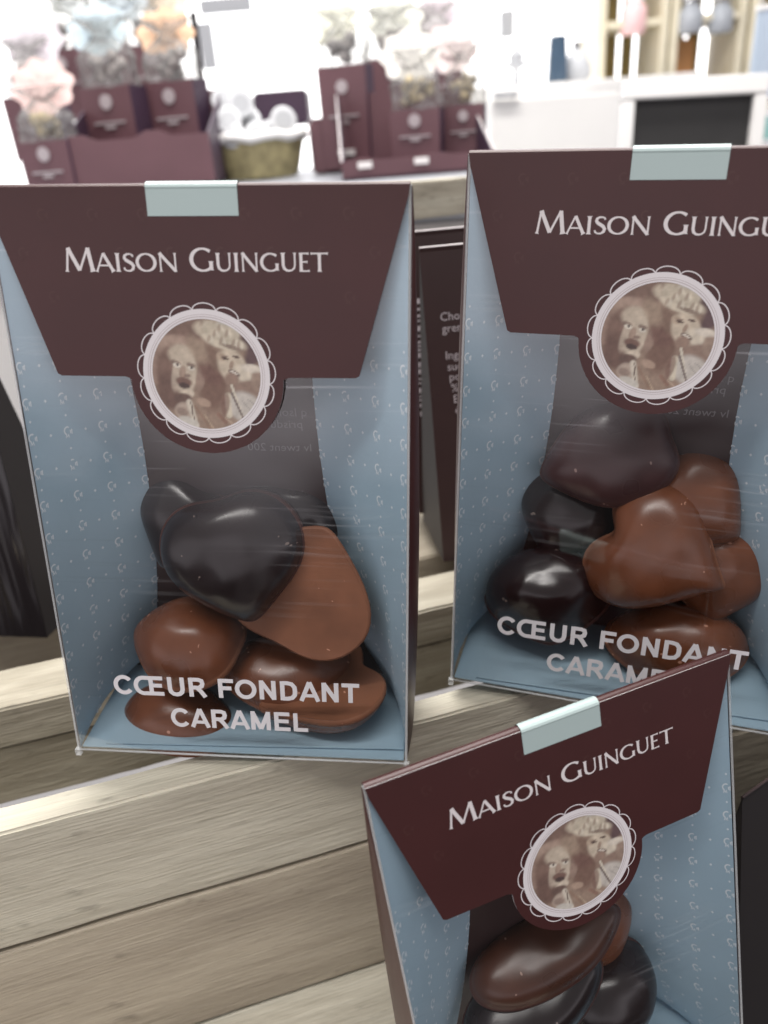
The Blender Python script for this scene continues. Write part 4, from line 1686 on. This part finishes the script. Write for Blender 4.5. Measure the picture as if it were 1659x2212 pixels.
# slim stand with pole
po = at(456, 392, 1.02)
pt = at(417, 30, 1.02)
pol = thing('slim_pole', 'thin dark pole rising beside the peach flower pouch', 'pole', Matrix.Translation(po))
mb = MB()
mb.tube([Vector((0, 0, 0)), (pt - po) * .5 + Vector((.002, 0, 0)), pt - po], .0048, 8)
mb.build('pole_shaft', M['metal'], pol)
mb = MB()
mb.lathe([(.03, 0), (.028, .004), (.005, .007)], 20)
mb.build('pole_foot', M['metal'], pol)
panel(434, 205, 470, 240, 1.5, 'blue_box', M['navy'], 'little dark blue box beside the thin pole', 'box', .05)
# grey blurred bars of the window frame, by the pole
panel(432, 0, 545, 28, 3.0, 'grey_frame_bar', M['lid_grey'], 'grey strip of blind at the top of the window', 'frame_bar', .03)
panel(440, 64, 470, 150, 3.0, 'grey_frame_bar', M['lid_grey'], 'short grey hanging strip below the blind, by the pole', 'frame_bar', .03)

# white table with things on it
tz = at(1180, 190, 2.0)
tab = thing('white_table', 'white table with overexposed top below the navy bottle', 'table', Matrix.Translation((tz.x, tz.y, -1.0)))
mb = MB()
mb.box((0, 0, tz.z + 1.0 - .015), (.62, .5, .03), bev=.004)
mb.build('table_top', M['white'], tab)
for sx_ in (-.27, .27):
    for sy in (-.2, .2):
        mb = MB()
        mb.box((sx_, sy, (tz.z + .97) / 2), (.04, .04, tz.z + .97))
        mb.build('leg', M['white'], tab)


def lathe_thing(name, label, cat, px, py, t_, prof, material, part2=None):
    o = at(px, py, t_)
    k = t_ / FPX
    t = thing(name, label, cat, Matrix.Translation(o))
    mb = MB()
    mb.lathe([(r * k, z * k) for r, z in prof], 28)
    mb.build(name.split('_')[-1] + '_body', material, t)
    if part2:
        pr, m2, nm = part2
        mb = MB()
        mb.lathe([(r * k, z * k) for r, z in pr], 28)
        mb.build(nm, m2, t)
    return t


lathe_thing('navy_bottle', 'straight navy blue bottle standing on the white table', 'bottle', 1203, 178, 1.95, [(21, 0), (22, 3), (20, 50), (18, 80)], M['navy'], ([(18, 80.5), (17, 86)], M['navy'], 'bottle_cap'))
lathe_thing('glass_carafe', 'round greyish carafe with dark stopper on the white table', 'carafe', 1243, 178, 1.98, [(24, 0), (31, 10), (32, 26), (22, 46), (10, 58), (8, 64)], M['lid_grey'], ([(8, 64.5), (9, 70), (5, 76)], M['metal'], 'stopper'))
lathe_thing('white_candlestick', 'white candlestick with a grey star shaped top at the table end', 'candlestick', 1115, 190, 1.9, [(26, 0), (24, 4), (8, 10), (7, 34), (26, 42), (22, 48)], M['lid_grey'], ([(14, 49), (18, 58), (5, 74)], M['lid_grey'], 'candle_cup'))
panel(1082, 30, 1112, 80, 2.6, 'grey_box', M['lid_grey'], 'pale grey box high on the overexposed wall', 'box', .05)
panel(1064, 200, 1124, 211, 1.45, 'grey_table_edge', M['lid_grey'], 'grey table edge against the white cabinet beside the pouches', 'table_edge', .03)  # edge of a small grey side table
# white counter blocks in the bright area
panel(1062, 232, 1330, 420, 1.55, 'white_cabinet', M['white'], 'white overexposed cabinet left of the chalkboard', 'cabinet', .5)

# crate shelf with jars
so = at(1285, 245, 2.2)
k = 2.2 / FPX
sh = thing('crate_shelf', 'pale wooden crate shelf with olive slatted backs, jars on its upper boards', 'shelf', yawed(so, -2))
dep = .22
for x0 in (0, 128, 150, 288, 312, 440):
    mb = MB()
    mb.box((x0 * k + 8 * k, dep / 2, 150 * k), (16 * k, dep, 340 * k), bev=.003)
    mb.build('side_post', M['shelf_wood'], sh)
for x0, x1 in ((16, 128), (166, 288), (328, 440)):
    for z in (14, 160, 300):
        mb = MB()
        mb.box(((x0 + x1) / 2 * k, dep / 2 - .01, z * k), ((x1 - x0) * k - .002, dep, 12 * k), bev=.002)
        mb.build('shelf_board', M['shelf_wood'], sh)
    x = x0 + 6
    while x < x1 - 10:
        mb = MB()
        mb.box(((x + 13) * k, dep + .006, 155 * k), (26 * k, .01, 310 * k))
        mb.build('back_slat', M['crate_back'], sh)
        x += 36
GJ = 'jars on the crate shelf'
lathe_thing('ceramic_jar', 'pink and white ceramic jar on the crate shelf', 'jar', 1366, 76, 2.12, [(24, 0), (27, 6), (27, 46), (20, 56), (18, 60)], M['pinkjar'], ([(20, 60.5), (20, 70), (8, 76)], M['white'], 'jar_lid'))
lathe_thing('glass_jar', 'grey glass jar nearer the middle post of the crate shelf', 'jar', 1488, 74, 2.12, [(24, 0), (26, 6), (26, 38), (17, 50), (16, 58)], M['greyglass'], ([(21, 62.5), (21, 70), (8, 76)], M['greyglass'], 'jar_lid'))
lathe_thing('glass_jar', 'grey glass jar beside the right end of its shelf board', 'jar', 1553, 73, 2.12, [(24, 0), (26, 6), (26, 38), (17, 50), (16, 58)], M['greyglass'], ([(21, 62.5), (21, 70), (8, 76)], M['greyglass'], 'jar_lid'))
panel(1448, 104, 1490, 222, 2.28, 'orange_box', M['orange_card'], 'orange brown box in the lower crate compartment', 'box', .06)

# chalkboard in a white frame
cb = at(1490, 330, .80)
k = .80 / FPX
ch = thing('chalkboard', 'blank black chalkboard in a broad white frame above the covered pack', 'chalkboard', yawed(cb, -6) @ Matrix.Rotation(R_(-6), 4, 'X') @ Matrix.Rotation(R_(1.5), 4, 'Y'))
w2, hh, fw = 150 * k, 146 * k, 32 * k
mb = MB()
mb.box((0, .006, hh - fw * .6), (2 * w2, .014, fw * 1.15), bev=.0015)
for sd in (-1, 1):
    mb.box((sd * (w2 - fw * .42), .006, hh / 2 - fw * .62), (fw * .84, .014, hh - fw * 1.18), bev=.0015)
mb.box((0, .006, -.02), (2 * w2 - fw * 1.72, .014, .04), bev=.0015)
mb.build('board_frame', M['white'], ch)
mb = MB()
mb.box((0, .011, hh / 2), (2 * w2 - fw, .006, hh))
mb.build('board_face', M['black'], ch)
lathe_thing('paper_tube', 'pale blue paper tube standing at the right edge before the shelf', 'tube', 1645, 212, .95, [(31, 0), (31, 160)], M['paleblue'], ([(33, 160.5), (33, 170)], M['white'], 'tube_cap'))
lathe_thing('teal_tin', 'small teal tin low at the right edge beside the chalkboard', 'tin', 1668, 300, 1.3, [(22, 0), (22, 45)], M['teal'], ([(23, 45.5), (23, 52)], M['white'], 'tin_lid'))

mb = MB()
tw = [at(430, 2216, .232), at(452, 2190, .2325), at(480, 2172, .233), at(505, 2166, .2335), at(530, 2163, .234)]
pz = BM_ @ (Vector((0, 0, -106.4)) * MM)
mb.tube([Vector((p.x, p.y, pz.z + .0006)) for p in tw], [.0004, .0004, .0003, .0003, .0002], 6)
tag(mb.build('twig', M['metal']), 'thin dark curved twig lying on the lower plank', 'twig')
